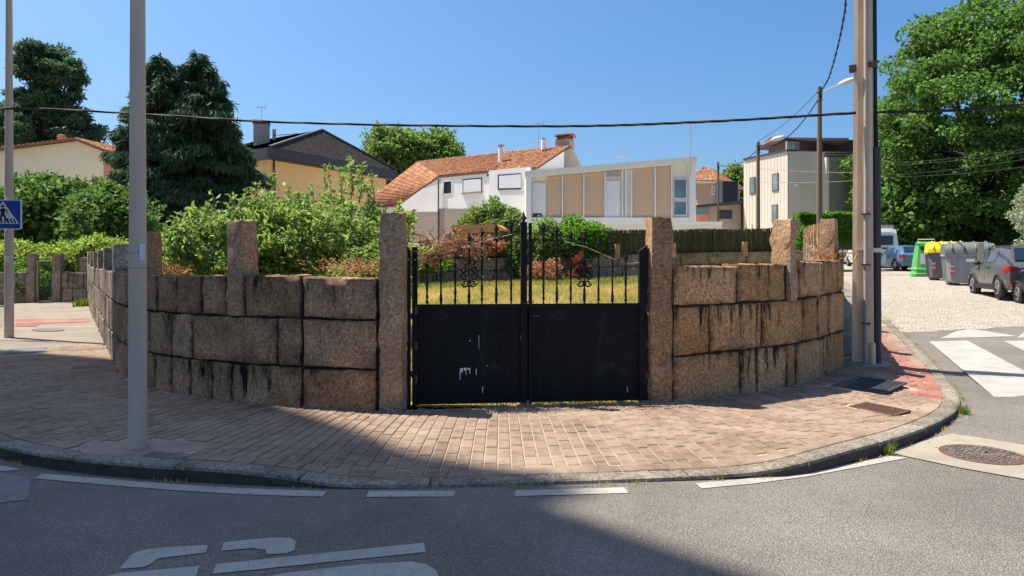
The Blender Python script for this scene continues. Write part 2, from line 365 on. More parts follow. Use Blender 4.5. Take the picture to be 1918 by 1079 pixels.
def pdist(pts, line):
    pts = np.atleast_2d(pts); best = np.full(len(pts), 1e9); par = np.zeros(len(pts))
    for i in range(len(line)-1):
        a = line[i]; d = line[i+1]-a; t = np.clip(((pts-a)@d)/(d@d), 0, 1); q = a+t[:, None]*d; r = np.hypot(*(pts-q).T); m = r < best
        best = np.where(m, r, best); par = np.where(m, i+t, par)
    return best, par
def pav_z(pts):
    pts = np.atleast_2d(pts); dk, pk = pdist(pts, KB); dw, _ = pdist(pts, WALLLINE)
    w2 = 1/(((pts[:, None, :]-KB[None])**2).sum(2)+.02)**2; zk = (w2*KZ).sum(1)/w2.sum(1); g = G(pts[:, 0], pts[:, 1]); f = dk/np.maximum(dk+dw, 1e-6)
    return g+zk*(1-ss(0, .75, f))
def inpoly(pts, poly):
    pts = np.atleast_2d(pts); x, y = pts[:, 0], pts[:, 1]; r = np.zeros(len(pts), bool); n = len(poly); j = n-1
    for i in range(n):
        xi, yi = poly[i]; xj, yj = poly[j]
        c = ((yi > y) != (yj > y)) & (x < (xj-xi)*(y-yi)/((yj-yi)+1e-12)+xi); r ^= c; j = i
    return r
def resample(p, n):
    P = Path(p); return np.array([P.pos(t) for t in np.linspace(0, P.L, n)])
# ================================================================ ground sheets
def sheet(name, xs, ys, zf, mat, keep=None):
    X, Y = np.meshgrid(xs, ys); Z = zf(X, Y); mb = MB(); c = len(xs)
    mb.v = np.stack([X.ravel(), Y.ravel(), Z.ravel()], 1).tolist()
    for i in range(len(ys)-1):
        for j in range(c-1):
            if keep is None or keep((xs[j]+xs[j+1])/2, (ys[i]+ys[i+1])/2): mb.f.append((i*c+j, i*c+j+1, (i+1)*c+j+1, (i+1)*c+j)); mb.mi.append(0)
    return structure(mb.build(name, mat, smooth=True))
E0 = np.array([18.9, 21.0]); EN = np.array([.927, -.375])       # right edge of the climbing street
def bank(x, y):
    t = (x-E0[0])*EN[0]+(y-E0[1])*EN[1]; return 2.1*ss(.6, 5.0, t)*ss(12, 26, y)
gx = np.concatenate([np.linspace(-900, -80, 10), np.linspace(-70, 90, 81), np.linspace(100, 900, 10)])
gy = np.concatenate([np.linspace(-400, -50, 8), np.linspace(-40, 120, 81), np.linspace(130, 1500, 10)])
sheet('ground', gx, gy, lambda x, y: G(x, y)-.4+.22*ss(36, 40, y)+bank(x, y)*.98, M['ground'])
sheet('bounce_sheet', np.linspace(-40, 29, 40), np.linspace(36.5, 74, 24), lambda x, y: G(x, y)-.10, M['bounce_ground'], lambda x, y: (x-e[0]-8)*.927-(y-e[1]-20)*.375 < -1.5)  # unseen pale ground, added to bounce sunlight onto the house fronts
road = sheet('road', np.linspace(-60, 60, 61), np.linspace(-40, 32, 37), lambda x, y: G(x, y)-.12, M['asphalt'], lambda x, y: y < 17.5 or x < -11)
LOT = [(-1.2, 7.95), (1.6, 8.05), *[tuple(p) for p in offset(PR.p, .12)], (15.2, 35.2), (-13.0, 29.6), LEFT_END, *[tuple(p) for p in offset(PL.p, -.12)[::-1]]]
lx = np.linspace(-17, 16, 100); ly = np.linspace(7.4, 36, 90); poly = np.array(LOT)
def lotz(x, y): return G(x, y)+.015*np.sin(x*1.7)*np.sin(y*1.3)+.1*ss(10, 20, y)-.05*(1-ss(8, 9.5, y))
XX, YY = np.meshgrid((lx[:-1]+lx[1:])/2, (ly[:-1]+ly[1:])/2); ins = inpoly(np.stack([XX.ravel(), YY.ravel()], 1), poly).reshape(XX.shape)
kset = {(round(float(a), 4), round(float(b), 4)) for a, b, k in zip(XX.ravel(), YY.ravel(), ins.ravel()) if k}
lawn = sheet('lawn', lx, ly, lambda x, y: lotz(x, y)-.01, M['lawn'], lambda x, y: (round(float(x), 4), round(float(y), 4)) in kset)
sheet('grass_bank', np.linspace(14, 80, 50), np.linspace(12, 100, 60), lambda x, y: G(x, y)-.06+bank(x, y), M['bank'], lambda x, y: (x-E0[0])*EN[0]+(y-E0[1])*EN[1] > 0)
# cobbled street
cob_base = worn('cobble_bed', (.285, .252, .20), .3, 3, .95, .5, 60)
M['cobble'] = worn('cobble_stone', (.32, .285, .228), .22, 2.5, .9, .6, 50)
c0 = np.array(gp(1650, 641, -.1)); c1 = np.array(gp(1918, 634, -.1)); cd = (c1-c0)/np.hypot(*(c1-c0))
def cobz(x, y): return G(x, y)-.118
def in_cob(x, y):
    t = (x-E0[0])*EN[0]+(y-E0[1])*EN[1]; f = (y-c0[1])-(x-c0[0])*cd[1]/cd[0]
    k = (x-(e[0]+.02))*EN[0]+(y-e[1])*EN[1]
    return (t < 1.3) & (f > 0) & (k > .0)
cx_ = np.arange(6.5, 36, .25); cy_ = np.arange(13.5, 62, .25)
street = sheet('cobbled_street', cx_, cy_, lambda x, y: cobz(x, y)+.004, cob_base, lambda x, y: bool(in_cob(x, y)))
rs = np.random.RandomState(4)
vv, ff = [], []
def cobbles(step, y0, y1):
    for y in np.arange(y0, y1, step):
        xs = np.arange(6.5, .74*y+3, step)+rs.rand()*step
        xs = xs[in_cob(xs, np.full_like(xs, y))]
        for x in xs:
            a = step*.46*(.8+.3*rs.rand()); b = step*.46*(.8+.3*rs.rand()); z = float(cobz(x, y)); h = .003+.004*rs.rand(); k = len(vv); jx, jy = rs.uniform(-.012, .012, 2)
            for sx, sy in ((-1, -1), (1, -1), (1, 1), (-1, 1)): vv.append((x+jx+sx*a, y+jy+sy*b, z))
            for sx, sy in ((-1, -1), (1, -1), (1, 1), (-1, 1)): vv.append((x+jx+sx*a*.8, y+jy+sy*b*.8, z+h+.004+rs.uniform(-.002, .002)))
            ff.extend([(k+4, k+5, k+6, k+7), (k, k+1, k+5, k+4), (k+1, k+2, k+6, k+5), (k+2, k+3, k+7, k+6), (k+3, k, k+4, k+7)])
cobbles(.10, 13.6, 22); cobbles(.14, 22, 34)
mb = MB(); mb.v = vv; mb.f = ff; mb.mi = [0]*len(ff); stuff(mb.build('cobbles', M['cobble'], street))
# ---------------------------------------------------------------- pavement (bed, far paving, pavers)
n = 260
A = resample(KB, n); B = resample(WALLLINE, n)
# pair by walking: wall samples chosen nearest to each kerb sample, monotone
best = [int(np.argmin(np.hypot(*(B-a).T))) for a in A]; best = np.maximum.accumulate(best)
def loft(name, i0, i1, mat, dz, parent=None):
    rows = []
    for i in range(i0, i1):
        a, b = A[i], B[best[i]]; q = np.array([a+(b-a)*t for t in np.linspace(0, 1.0, 9)]); z = pav_z(q)+dz; rows.append([(q[k][0], q[k][1], z[k]) for k in range(9)])
    return MB().grid(rows).build(name, mat, parent, smooth=True)
ifar = int(np.argmin(np.hypot(*(A-np.array([-8.6, 11.2])).T)))
iend = int(np.argmin(np.hypot(*(A-np.array([9.0, 16.5])).T)))
pavement = structure(loft('pavement', ifar-1, iend, M['sand'], -.008))
structure(loft('pavement_far', 0, ifar, M['pav_far'], -.004)); structure(loft('pavement_side', iend-1, n, M['pav_far'], -.004))
pc = np.array([-.3, 19.0]); PW, PD, JT = .114, .205, .0105
ring = np.concatenate([KB[::1], WALLLINE[::-1]])
cands = []
r0s = np.arange(8.0, 16.5, PW)
rad_cols = 13.0; dth = PW/rad_cols
RED = [gp(*q) for q in [(1646, 628), (1679, 655), (1743, 688), (1773, 737), (1712, 735), (1690, 712), (1640, 690)]]
th = np.arange(-1.35, 1.35, dth)
P_, Q_ = [], []
for ci, t in enumerate(th):
    off = (ci*.37 % 1.0)*PD if ci % 3 else PD*.5
    for r in np.arange(4.0+off, 17.5, PD):
        P_.append((pc[0]+math.sin(t)*r, pc[1]-math.cos(t)*r)); Q_.append((t, r))
P_ = np.array(P_); Q_ = np.array(Q_)
ok = inpoly(P_, ring) & (P_[:, 1] < 17)
P_, Q_ = P_[ok], Q_[ok]
dk, _ = pdist(P_, KB); dw, _ = pdist(P_, WALLLINE)
i1 = np.array([-8.75, 11.3])
ok = (dk > .105) & (dw > .0) & ((P_[:, 0] > -8.6) | (P_[:, 1] < 11.2)); P_, Q_ = P_[ok], Q_[ok]
recs = [(p, q[0], PW*q[1]/rad_cols, PD) for p, q in zip(P_, Q_)]; NREG = len(recs)
# soldier course along the kerb
KBp = Path(KB)
s0 = float(KBp.c[np.argmin(np.hypot(*(KB-np.array([-8.2, 10.7])).T))]); s1 = float(KBp.c[np.argmin(np.hypot(*(KB-np.array([8.9, 16.0])).T))])
for s_ in np.arange(s0, s1, .2):
    t = KBp.tan(s_); p = KBp.pos(s_)+np.array([-t[1], t[0]])*.082; recs.append((p, math.atan2(t[1], t[0]), .2, .155))
HOLES = []       # covers and grates laid into the paving: (centre, half length, half width, angle)
def hole_px(pts):
    w_ = [np.array(gp(*q)) for q in pts]; c = sum(w_)/4; a = (w_[1]-w_[0]+w_[2]-w_[3])/4; b = (w_[3]-w_[0]+w_[2]-w_[1])/4
    HOLES.append((c, a, b)); return c, a, b
H_RUST = hole_px([(1590, 758), (1676, 775), (1702, 766), (1624, 751)])
H_DARK = hole_px([(1558, 722), (1655, 735), (1697, 716), (1606, 704)])
LAMP = np.array(gp(258, 838)); POLE = np.array(gp(1617, 679)); SIGN = np.array(gp(17, 632))
def blocked(p):
    for c, a, b in HOLES:
        d = p-c; u = d@a/(a@a); v_ = d@b/(b@b)
        if abs(u) < 1.08 and abs(v_) < 1.12: return True
    return ((p-LAMP-np.array([0, .02]))**2/np.array([.62, .27])**2).sum() < 1 or np.hypot(*(p-POLE)) < .42
recs = [(*r, .0035 if i >= NREG else 0.0) for i, r in enumerate(recs) if not blocked(np.array(r[0]))]
ctr = np.array([r[0] for r in recs]); zc = pav_z(ctr); gz = [pav_z(ctr+np.array(o))for o in ((.1, 0), (0, .1))]
red = inpoly(ctr, np.array(RED)); rs = np.random.RandomState(8)
score = 1/(ctr[:, 0]**2+ctr[:, 1]**2)**1.5*(ctr[:, 1] > 3); vis = abs(ctr[:, 0]/np.maximum(ctr[:, 1], .1)) < .735
order = np.argsort(-(score*vis)); single = set(order[:300].tolist())
stuffm = {0: MB(), 1: MB()}
def paver_geo(mb, rec, z, gxz, gyz, rr):
    p, ang, wd, dp, lift = rec; z = z+lift; gxz += lift; gyz += lift; c, s = math.cos(ang), math.sin(ang); vs = []; a, b = wd/2-JT/2, dp/2-JT/2; dz = rr.uniform(-.0025, .0025); tx, ty = rr.uniform(-.005, .005, 2)
    for k, (ins_, h) in enumerate(((0, -.014), (0, -.003), (.006, .002))):
        for i, j in ((-1, -1), (1, -1), (1, 1), (-1, 1)):
            x, y = i*(a-ins_), j*(b-ins_); wx, wy = x*c-y*s, x*s+y*c
            vs.append((p[0]+wx, p[1]+wy, z+(gxz-z)*wx*10+(gyz-z)*wy*10+h+dz+tx*x+ty*y))
    mb.add(vs, [(0, 1, 5, 4), (1, 2, 6, 5), (2, 3, 7, 6), (3, 0, 4, 7), (4, 5, 9, 8), (5, 6, 10, 9), (6, 7, 11, 10), (7, 4, 8, 11), (8, 9, 10, 11)])
for i, rec in enumerate(recs):
    if i in single:
        mb = MB(); paver_geo(mb, rec, zc[i], gz[0][i], gz[1][i], rs)
        o = mb.build('paver', M['paver_red' if red[i] else 'paver'], pavement)
        a = o.data.attributes.new('rnd', 'FLOAT', 'POINT'); a.data.foreach_set('value', np.full(len(o.data.vertices), .5))
    else: paver_geo(stuffm[int(red[i])], rec, zc[i], gz[0][i], gz[1][i], rs)
for k, mb in stuffm.items():
    o = stuff(mb.build('red_pavers' if k else 'pavers', M['paver_red' if k else 'paver'], pavement))
    a = o.data.attributes.new('rnd', 'FLOAT', 'POINT'); a.data.foreach_set('value', np.repeat(rs.rand(len(mb.v)//12), 12))
# cement collar round the lamp post foot, pale strip of red paving on the far pavement
def on_pav(name, poly, dz, mat, parent):
    poly = np.array(poly); z = pav_z(poly)+dz; mb = MB(); mb.add([(p[0], p[1], zz) for p, zz in zip(poly, z)], [tuple(range(len(poly)))]); o = mb.build(name, mat, parent); return fixn(o)
def collar(name, c, poly, dz, mat, parent):
    poly = np.array(poly); rows = []
    for k in (0.02, .3, .6, .85, 1.0): q = c+(poly-c)*k; z = pav_z(q)+dz-(.008 if k == 1 else 0); r_ = [(p[0], p[1], zz) for p, zz in zip(q, z)]; rows.append(r_+[r_[0]])
    return fixn(MB().grid(rows).build(name, mat, parent, smooth=True))
collar('cement_collar', LAMP, [LAMP+np.array([.6*math.cos(a)*(1+.15*math.sin(3*a+1)), .02+.26*math.sin(a)*(1+.12*math.sin(5*a))]) for a in np.linspace(0, 2*math.pi, 24, endpoint=False)], .003, M['pinkcement'], pavement)
collar('cement_collar', POLE, [POLE+np.array([.46*math.cos(a), .4*math.sin(a)])*(1+.12*math.sin(3*a)) for a in np.linspace(0, 2*math.pi, 20, endpoint=False)], .004, M['cement'], pavement)
far = bpy.data.objects['pavement_far']
on_pav('red_paving', [gp(*q) for q in [(28, 612), (68, 612), (76, 606), (172, 603), (168, 597), (32, 598)]], .004, M['paver_red'], far)
# ---------------------------------------------------------------- kerb
kerb = structure(bpy.data.objects.new('kerb', None)); COL.objects.link(kerb); LOC[kerb] = Vector((0, 0, 0))
KFp = Path(KS); kz_at = lambda s_: float(np.interp(s_, KFp.c, KZ))
s_ = 0.0; rs = np.random.RandomState(3)
while s_ < KFp.L-.3:
    ln = .98+.1*rs.rand() if s_ > 12 else 2.0
    a, b = s_+.006, min(s_+ln-.006, KFp.L); rows = []; m = 5
    for t in np.linspace(a, b, m):
        p = KFp.pos(t); d = KFp.tan(t); nrm = np.array([-d[1], d[0]]); g = float(G(*p)); z = g+kz_at(t)
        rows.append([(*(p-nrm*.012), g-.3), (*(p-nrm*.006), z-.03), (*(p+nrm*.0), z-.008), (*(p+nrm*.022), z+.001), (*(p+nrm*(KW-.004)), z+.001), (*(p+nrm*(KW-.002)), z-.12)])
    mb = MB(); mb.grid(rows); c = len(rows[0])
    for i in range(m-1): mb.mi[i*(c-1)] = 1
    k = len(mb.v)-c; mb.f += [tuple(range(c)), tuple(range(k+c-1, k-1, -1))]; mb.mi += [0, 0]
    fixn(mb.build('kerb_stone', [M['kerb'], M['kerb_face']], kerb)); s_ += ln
# ---------------------------------------------------------------- painted markings on the road
def decal(name, pts, mat, dz, world=False, parent=road, nsub=1):
    w_ = [(*(q if world else gp(*q, -.12)),) for q in pts]; mb = MB()
    mb.add([(x, y, float(G(x, y))-.12+dz) for x, y in w_], [tuple(range(len(w_)))]); return fixn(mb.build(name, mat, parent))
def ribbon(name, top, bot, mat=None, dz=.005):
    return decal(name, top+bot[::-1], mat or M['paint'], dz)
ribbon('edge_line', [(80, 888), (200, 898), (330, 908), (460, 916), (612, 921)], [(65, 897), (195, 909), (330, 919.5), (460, 927.5), (604, 931.5)])
ribbon('lane_dash', [(691, 921), (852, 920.5)], [(685, 932), (850, 931)])
ribbon('lane_dash', [(966, 919.5), (1170, 914)], [(964, 930.5), (1177, 924.5)])
ribbon('edge_line', [(1302, 906), (1400, 897.5), (1500, 885), (1600, 868), (1668, 855)], [(1314, 916), (1410, 907), (1508, 894), (1612, 875), (1702, 858)])
sq = lambda L_: [(200+x/2.74, 980+y/2.74) for x, y in L_]
decal('road_lettering', sq([(65, 238), (130, 160), (180, 142), (300, 128), (520, 115), (510, 155), (380, 170), (260, 185), (225, 215), (185, 230)]), M['paint'], .005)
decal('road_lettering', sq([(600, 102), (760, 86), (880, 76), (945, 80), (970, 96), (965, 142), (925, 158), (825, 163), (812, 140), (740, 132), (588, 145)]), M['paint'], .005)
decal('road_lettering', sq([(540, 265), (562, 214), (1628, 104), (1635, 152)]), M['paint'], .005)
decal('road_lettering', sq([(-60, 300), (50, 262), (475, 224), (455, 290), (440, 330), (-80, 360)]), M['paint'], .005)
decal('road_lettering', sq([(780, 290), (900, 262), (1300, 216), (1560, 201), (1640, 215), (1690, 245), (1705, 280), (1640, 330), (1480, 345), (1500, 300), (1300, 310), (760, 350)]), M['paint'], .005)
decal('edge_line', [(-70, 872), (0, 873), (40, 880), (0, 884), (-70, 890)], M['paint'], .005)
decal('concrete_patch', [(-120, 900), (0, 886), (60, 896), (52, 937), (0, 943), (-120, 955)], worn('patch_concrete', (.17, .16, .15), .2, 5, .9, .4, 80), .004)
for q in ([(1740, 655), (1812, 655), (1920, 703), (2010, 744), (1862, 744)], [(1880, 656.5), (1950, 657), (2120, 716), (2030, 716)]): decal('zebra_stripe', q, M['paint'], .005)
decal('give_way_tooth', [(1762, 651), (1790, 641), (1818, 638), (1850, 642), (1905, 650)], M['paint'], .006)
decal('give_way_tooth', [(1905, 652), (1925, 640), (1960, 640), (2040, 652)], M['paint'], .006)
decal('manhole_collar', [(1660, 848), (1780, 813), (1840, 822), (1960, 842), (2010, 880), (1935, 902), (1800, 878), (1700, 857)], M['cement'], .0085)
mc = np.array(gp(1840, 853, -.12))
mt = thing('manhole_cover', 'round rusty cast iron manhole cover in a pale cement collar on the road', 'manhole cover', (mc[0], mc[1], -.112))
mb = MB().lathe((0, 0, 0), [(.335, -.04), (.335, .004), (.325, .007), (.30, .007)], 40); mb.build('frame', M['rust'], mt, local=True)
mb = MB().lathe((0, 0, 0), [(.297, -.03), (.297, .005), (.29, .008)], 40); cov = mb.build('cover', M['iron'], mt, local=True)
mb = MB(); rs = np.random.RandomState(2)
for r in np.arange(.05, .28, .037):
    for a in np.arange(0, 2*math.pi, .052/r):
        mb.box((r*math.cos(a+r*9), r*math.sin(a+r*9), .0105), (.038, .016, .007), a+rs.choice([.6, 2.2]))
stuff(mb.build('tread_lugs', M['iron'], cov, local=True))
def grate(name, H, label, mat, nb, frame=.03):
    c, a, b = H; z = float(pav_z(c)[0]); t = thing(name, label, 'drain', (c[0], c[1], z)); A_, B_ = Vector((*a, 0)), Vector((*b, 0)); la, lb = A_.length, B_.length; P = lambda u, v_, h: A_*u+B_*v_+Vector((0, 0, h))
    mb = MB()
    for u0, v0, u1, v1 in ((-1, -1, 1, -1), (-1, 1, 1, 1), (-1, -1, -1, 1), (1, -1, 1, 1)): mb.bar(P(u0, v0, .0), P(u1, v1, .0), frame, .02)
    mb.build('frame', mat, t, local=True)
    MB().add([P(-1, -1, -.009), P(1, -1, -.009), P(1, 1, -.009), P(-1, 1, -.009)], [(0, 1, 2, 3)]).build('pit', M['black'], t, local=True)
    for k in range(nb):
        u = -1+(k+1)*2/(nb+1); MB().bar(P(u, -1, .002), P(u, 1, .002), la*2/(nb+1)*.55, .014).build('slat', mat, t, local=True)
    return t
grate('drain_grate', H_RUST, 'small rusty slotted drain grate in the sunlit brown paving', M['rust'], 15)
grate('drain_grate', H_DARK, 'large dark slotted drain grate at the foot of the concrete pole', M['grate'], 18)
def cover(name, pts, label, mat, cat, rim=None):
    w_ = [np.array(gp(*q)) for q in pts]; c = sum(w_)/len(w_); z = float(pav_z(c)[0]); t = thing(name, label, cat, (c[0], c[1], z+.002))
    MB().slab([(*(p-c), .0) for p in w_], (0, 0, .006)).build('frame', rim or mat, t, local=True)
    MB().slab([(*((p-c)*.86), .006) for p in w_], (0, 0, .004)).build('lid', mat, t, local=True); return t
cover('access_cover', [(5, 663), (84, 661), (88, 651), (20, 653)], 'grey rectangular steel access cover in the sunlit pavement', worn('cover_steel', (.12, .12, .112), .2, 6, .6, .3, 50, .3), 'access cover')
cover('access_cover', [(90+31*math.cos(a), 618-3.2*math.sin(a)) for a in np.linspace(0, 2*math.pi, 20, endpoint=False)], 'round dark iron cover in the pavement beyond the rectangular one', M['iron'], 'access cover')
cover('access_cover', [(134, 691), (189, 688), (187, 684), (136, 686)], 'thin steel channel strip let into the pavement near the wall', M['iron'], 'access cover')
# ================================================================ granite walls
def steps(L_, cell, rim=.016):
    n = max(1, int((L_-2*rim)/cell)); return [0.0]+[rim+(L_-2*rim)*k/n for k in range(n+1)]+[L_]
def stone_geo(mb, path, s0, s1, z0, z1, seed, thick=.24, side=1, proud=0.0, rough=.012, zf=None, cell=.07):
    """block of a wall: s along the path, z heights over ground; outward normal = side * left normal; returns grime per vertex"""
    us, vs_ = steps(s1-s0, cell), steps(z1-z0, cell); nx, nz = len(us)-1, len(vs_)-1; rows = []; gr_ = []; tl = random.Random(seed).uniform(-.008, .008)
    for j, b_ in enumerate(vs_):
        row = []
        for i, a_ in enumerate(us):
            s_ = s0+a_; z = z0+b_+tl*(a_/(s1-s0)-.5); v_ = b_/(z1-z0)
            edge = (i in (0, nx))+(j in (0, nz)); near = (i <= 1 or i >= nx-1)+(j <= 1 or j >= nz-1)
            if i in (0, nx): s_ += .005*vn(z*8, seed, i, 1)+.007*vn(z*22, seed, i, 11)
            if j in (0, nz): z += .005*vn(s_*7, seed, j, 2)+.007*vn(s_*22, seed, j, 12)
            p = path.pos(s_); t = path.tan(s_); nrm = np.array([-t[1], t[0]])*side
            chip = .018*max(0, vn(s_*9, z*9, seed*1.7, 13)-.35)*(near > 0)
            d = proud-(.017 if edge == 1 else .024 if edge == 2 else 0)-chip+rough*vn(s_*7, z*7, seed*3.1, 3)+rough*.7*vn(s_*18, z*18, seed, 4)
            q = p+nrm*d; zz = (zf(s_) if zf else 0)+z; row.append((q[0], q[1], zz)); gr_.append((1.0 if edge else .55 if near else 0.0, v_))
        rows.append(row)
    b = len(mb.v); mb.grid(rows); c = nx+1
    ringi = [(0, i) for i in range(nx)]+[(j, nx) for j in range(nz)]+[(nz, i) for i in range(nx, 0, -1)]+[(j, 0) for j in range(nz, 0, -1)]
    k = len(mb.v)
    for j, i in ringi:
        s_ = s0+us[i]; t = path.tan(s_); nrm = np.array([-t[1], t[0]])*side; p = rows[j][i]; mb.v.append((p[0]-nrm[0]*thick, p[1]-nrm[1]*thick, p[2]+.006*vn(s_*9, seed, 1, 5))); gr_.append((.5, .5))
    m = len(ringi)
    for a in range(m):
        b0 = b+ringi[a][0]*c+ringi[a][1]; a1 = (a+1) % m; b1 = b+ringi[a1][0]*c+ringi[a1][1]; mb.f.append((b1, b0, k+a, k+a1)); mb.mi.append(0)
    mb.f.append(tuple(k+a for a in reversed(range(m)))); mb.mi.append(0); return gr_
def post_geo(mb, c, ang, w_, d_, z0, z1, seed, rough=.008, taper=.96, top=0.0, cell=.12, lean=0.0):
    nz = max(3, int((z1-z0)/cell)); n = 3; ca, sa = math.cos(ang), math.sin(ang); per = [(i/n*2-1, -1) for i in range(n)]+[(1, i/n*2-1) for i in range(n)]+[(1-i/n*2, 1) for i in range(n)]+[(-1, 1-i/n*2) for i in range(n)]
    rows = []
    for j in range(nz+1):
        v_ = j/nz; z = z0+(z1-z0)*v_; k = 1-(1-taper)*v_; row = []
        if j == nz: k *= .94
        for a, b in per:
            cr = .94 if abs(a) == 1 and abs(b) == 1 else 1.0
            x, y = a*w_/2*k*cr, b*d_/2*k*cr; r = rough*vn((c[0]+x)*9, (c[1]+y)*9, z*9+seed, 6)+rough*.7*vn((c[0]+x)*21, (c[1]+y)*21, z*21+seed, 7)
            x += r*a*1.3; y += r*b*1.3; zz = z+(.014*vn(a*2, b*2, seed, 8)+top*a if j == nz else 0)
            row.append((c[0]+x*ca-y*sa+lean*v_, c[1]+x*sa+y*ca, zz))
        rows.append(row+[row[0]])
    mb.grid(rows); k = len(mb.v)-13; mb.f.append(tuple(k+i for i in range(12))); mb.mi.append(0)
sideL, sideR, sd_ = 1, -1, 0
def build_wall(t, path, side, courses, joints, s_from, s_to, mat, mort, zf, seed0, kz=None, thick=.24, skip=(), rough=.012, cell=.07):
    """joints: per course, list of arc lengths"""
    sd = seed0
    for r, (z0, z1) in enumerate(zip(courses[:-1], courses[1:])):
        js = sorted([s_from]+[j for j in joints[r] if s_from < j < s_to]+[s_to])
        for a, b in zip(js[:-1], js[1:]):
            if b-a < .05: continue
            sd += 1; f = .5*(a+b); k = kz(f) if kz else 1.0; gap = .015
            if any(abs(f-q) < .16 and r == len(courses)-2 for q in skip): continue
            mb = MB(); gr_ = stone_geo(mb, path, a+gap, b-gap, z0*k+(.011 if r else -.08), z1*k-(.011 if r < len(courses)-2 else -.012*vn(sd, 1, 1, 3)), sd, thick, side, .006*vn(sd, 3, 1, 9), rough, zf, cell)
            o = fixn(mb.build('stone', mat, t, smooth=40))
            for nm_, q_ in (('edge', 0), ('top', 1)): at_ = o.data.attributes.new(nm_, 'FLOAT', 'POINT'); at_.data.foreach_set('value', [g_[q_] for g_ in gr_])
    n_ = max(3, int((s_to-s_from)/.25)); rows = []
    for s_ in np.linspace(s_from, s_to, n_):
        p = path.pos(s_); tn = path.tan(s_); nr = np.array([-tn[1], tn[0]])*side; k = kz(s_) if kz else 1.0; z = zf(s_); zt = z+courses[-1]*k-.03
        a, b = p-nr*.036, p-nr*(thick-.03); rows.append([(*a, z-.1), (*a, zt), (*b, zt), (*b, z-.1)])
    fixn(MB().grid(rows).build('mortar_bed', mort, t))
# --- left wall: curved corner and straight run along the side street
zL = lambda s_: float(G(*PL.pos(s_)))
wl = thing('granite_wall', 'dark weathered granite block wall curving from the gate behind the lamp post', 'wall', (lf[0][0], lf[0][1], 0))
CL = [0, .44, .98, 1.45]
sC = PL.col(216, 0, 7.5)       # end of the curve
JL = [[PL.col(x, 0, sC+.3) for x in (565, 432, 395, 356, 321, 290, 262, 240, 226)], [PL.col(x, 0, sC+.3) for x in (565, 519, 359, 320, 279, 255, 236)], [PL.col(x, 0, sC+.3) for x in (564, 457, 424, 377, 330, 294, 262, 236)]]
rs = np.random.RandomState(11)
post_sL = [PL.col(440, 0, sC), PL.col(262, 0, sC)]
for r in range(3):
    JL[r] += [sC]; s_ = sC
    while s_ < PL.L: s_ += rs.uniform(.7, 1.5); JL[r].append(s_)
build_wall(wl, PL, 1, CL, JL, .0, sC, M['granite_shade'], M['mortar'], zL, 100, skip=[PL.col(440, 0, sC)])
build_wall(wl, PL, 1, CL, JL, sC, PL.L, M['granite_far'], M['mortar_right'], zL, 300, cell=.3)
def post_on(t, path, s_, side, z0, z1, w_, d_, mat, seed, rough=.01, inset=.12, rot=0.0, top=0.0, zf=None):
    p = path.pos(s_); tn = path.tan(s_); nr = np.array([-tn[1], tn[0]])*side; c = p-nr*inset; z = float(G(*p))
    mb = MB(); post_geo(mb, c, math.atan2(tn[1], tn[0])+rot, w_, d_, z+z0, z+z1, seed, rough, top=top)
    return fixn(mb.build('post', mat, t, smooth=50))
post_on(wl, PL, PL.col(440, 0, sC), 1, .99, 2.08, .24, .26, M['granite_post'], 21, inset=.115)
post_on(wl, PL, PL.col(262, 0, sC), 1, 1.2, 2.0, .27, .27, M['granite_post'], 22)
for k, s_ in enumerate(np.linspace(sC+.75, PL.L-.6, 6)): post_on(wl, PL, float(s_), 1, 1.2, 1.9, .30, .25, M['granite_far'], 30+k)
# --- right wall
zR = lambda s_: float(G(*PR.pos(s_)))
wr = thing('granite_wall', 'warm brown granite wall with black streaks curving from the gate to the concrete pole', 'wall', (rf[0][0], rf[0][1], 0))
CR = [0, .52, 1.09, 1.55]
eR = float(PR.c[-2]); kR = lambda s_: 1+.065*min(s_/eR, 1)
JR = [[PR.col(x, 0, eR) for x in (1387, 1474, 1492, 1548)], [PR.col(x, 0, eR) for x in (1330, 1428, 1504, 1532, 1553)], [PR.col(x, 0, eR) for x in (1382, 1472, 1496, 1542, 1568)]]
for r in range(3):
    s_ = eR; JR[r].append(eR)
    while s_ < PR.L: s_ += rs.uniform(.9, 1.7); JR[r].append(s_)
sp = PR.col(1484, 0, eR)
build_wall(wr, PR, -1, CR, JR, 0, eR, M['granite_bounce'], M['mortar_right'], zR, 500, kR, skip=[sp])
build_wall(wr, PR, -1, CR, JR, eR, PR.L, M['granite_far'], M['mortar_right'], zR, 700, kR, cell=.4)
post_on(wr, PR, sp, -1, 1.1, 2.17, .17, .30, M['granite_post'], 41, .022, inset=.12)
post_on(wr, PR, PR.col(1578, 0, eR), -1, 1.4, 2.28, .26, .24, M['granite_post'], 42, .012, inset=.2)
for k, s_ in enumerate(np.linspace(eR+2.0, PR.L-.4, 9)): post_on(wr, PR, float(s_), -1, 1.3, 2.28, .26, .24, M['granite_post'], 50+k)
# gate posts belong to the walls they end
gpl = np.array(gp(733, 767.5)); gpr = np.array(gp(1237, 752))
mb = MB(); post_geo(mb, (gpl[0], gpl[1]+.13), -.10, .27, .27, -.1, 2.14, 61, .008, .97); fixn(mb.build('gate_post', M['granite_post'], wl, smooth=50))
mb = MB(); post_geo(mb, (gpr[0], gpr[1]+.13), .16, .27, .27, -.1, 2.12, 62, .016, .97); fixn(mb.build('gate_post', M['granite_post'], wr, smooth=50))
MB().box((gpl[0]-.165, gpl[1]+.13, .70), (.06, .16, 1.4)).build('mortar_joint', M['mortar'], wl)
MB().box((gpr[0]+.165, gpr[1]+.14, .74), (.07, .16, 1.46)).build('mortar_joint', M['mortar_right'], wr)
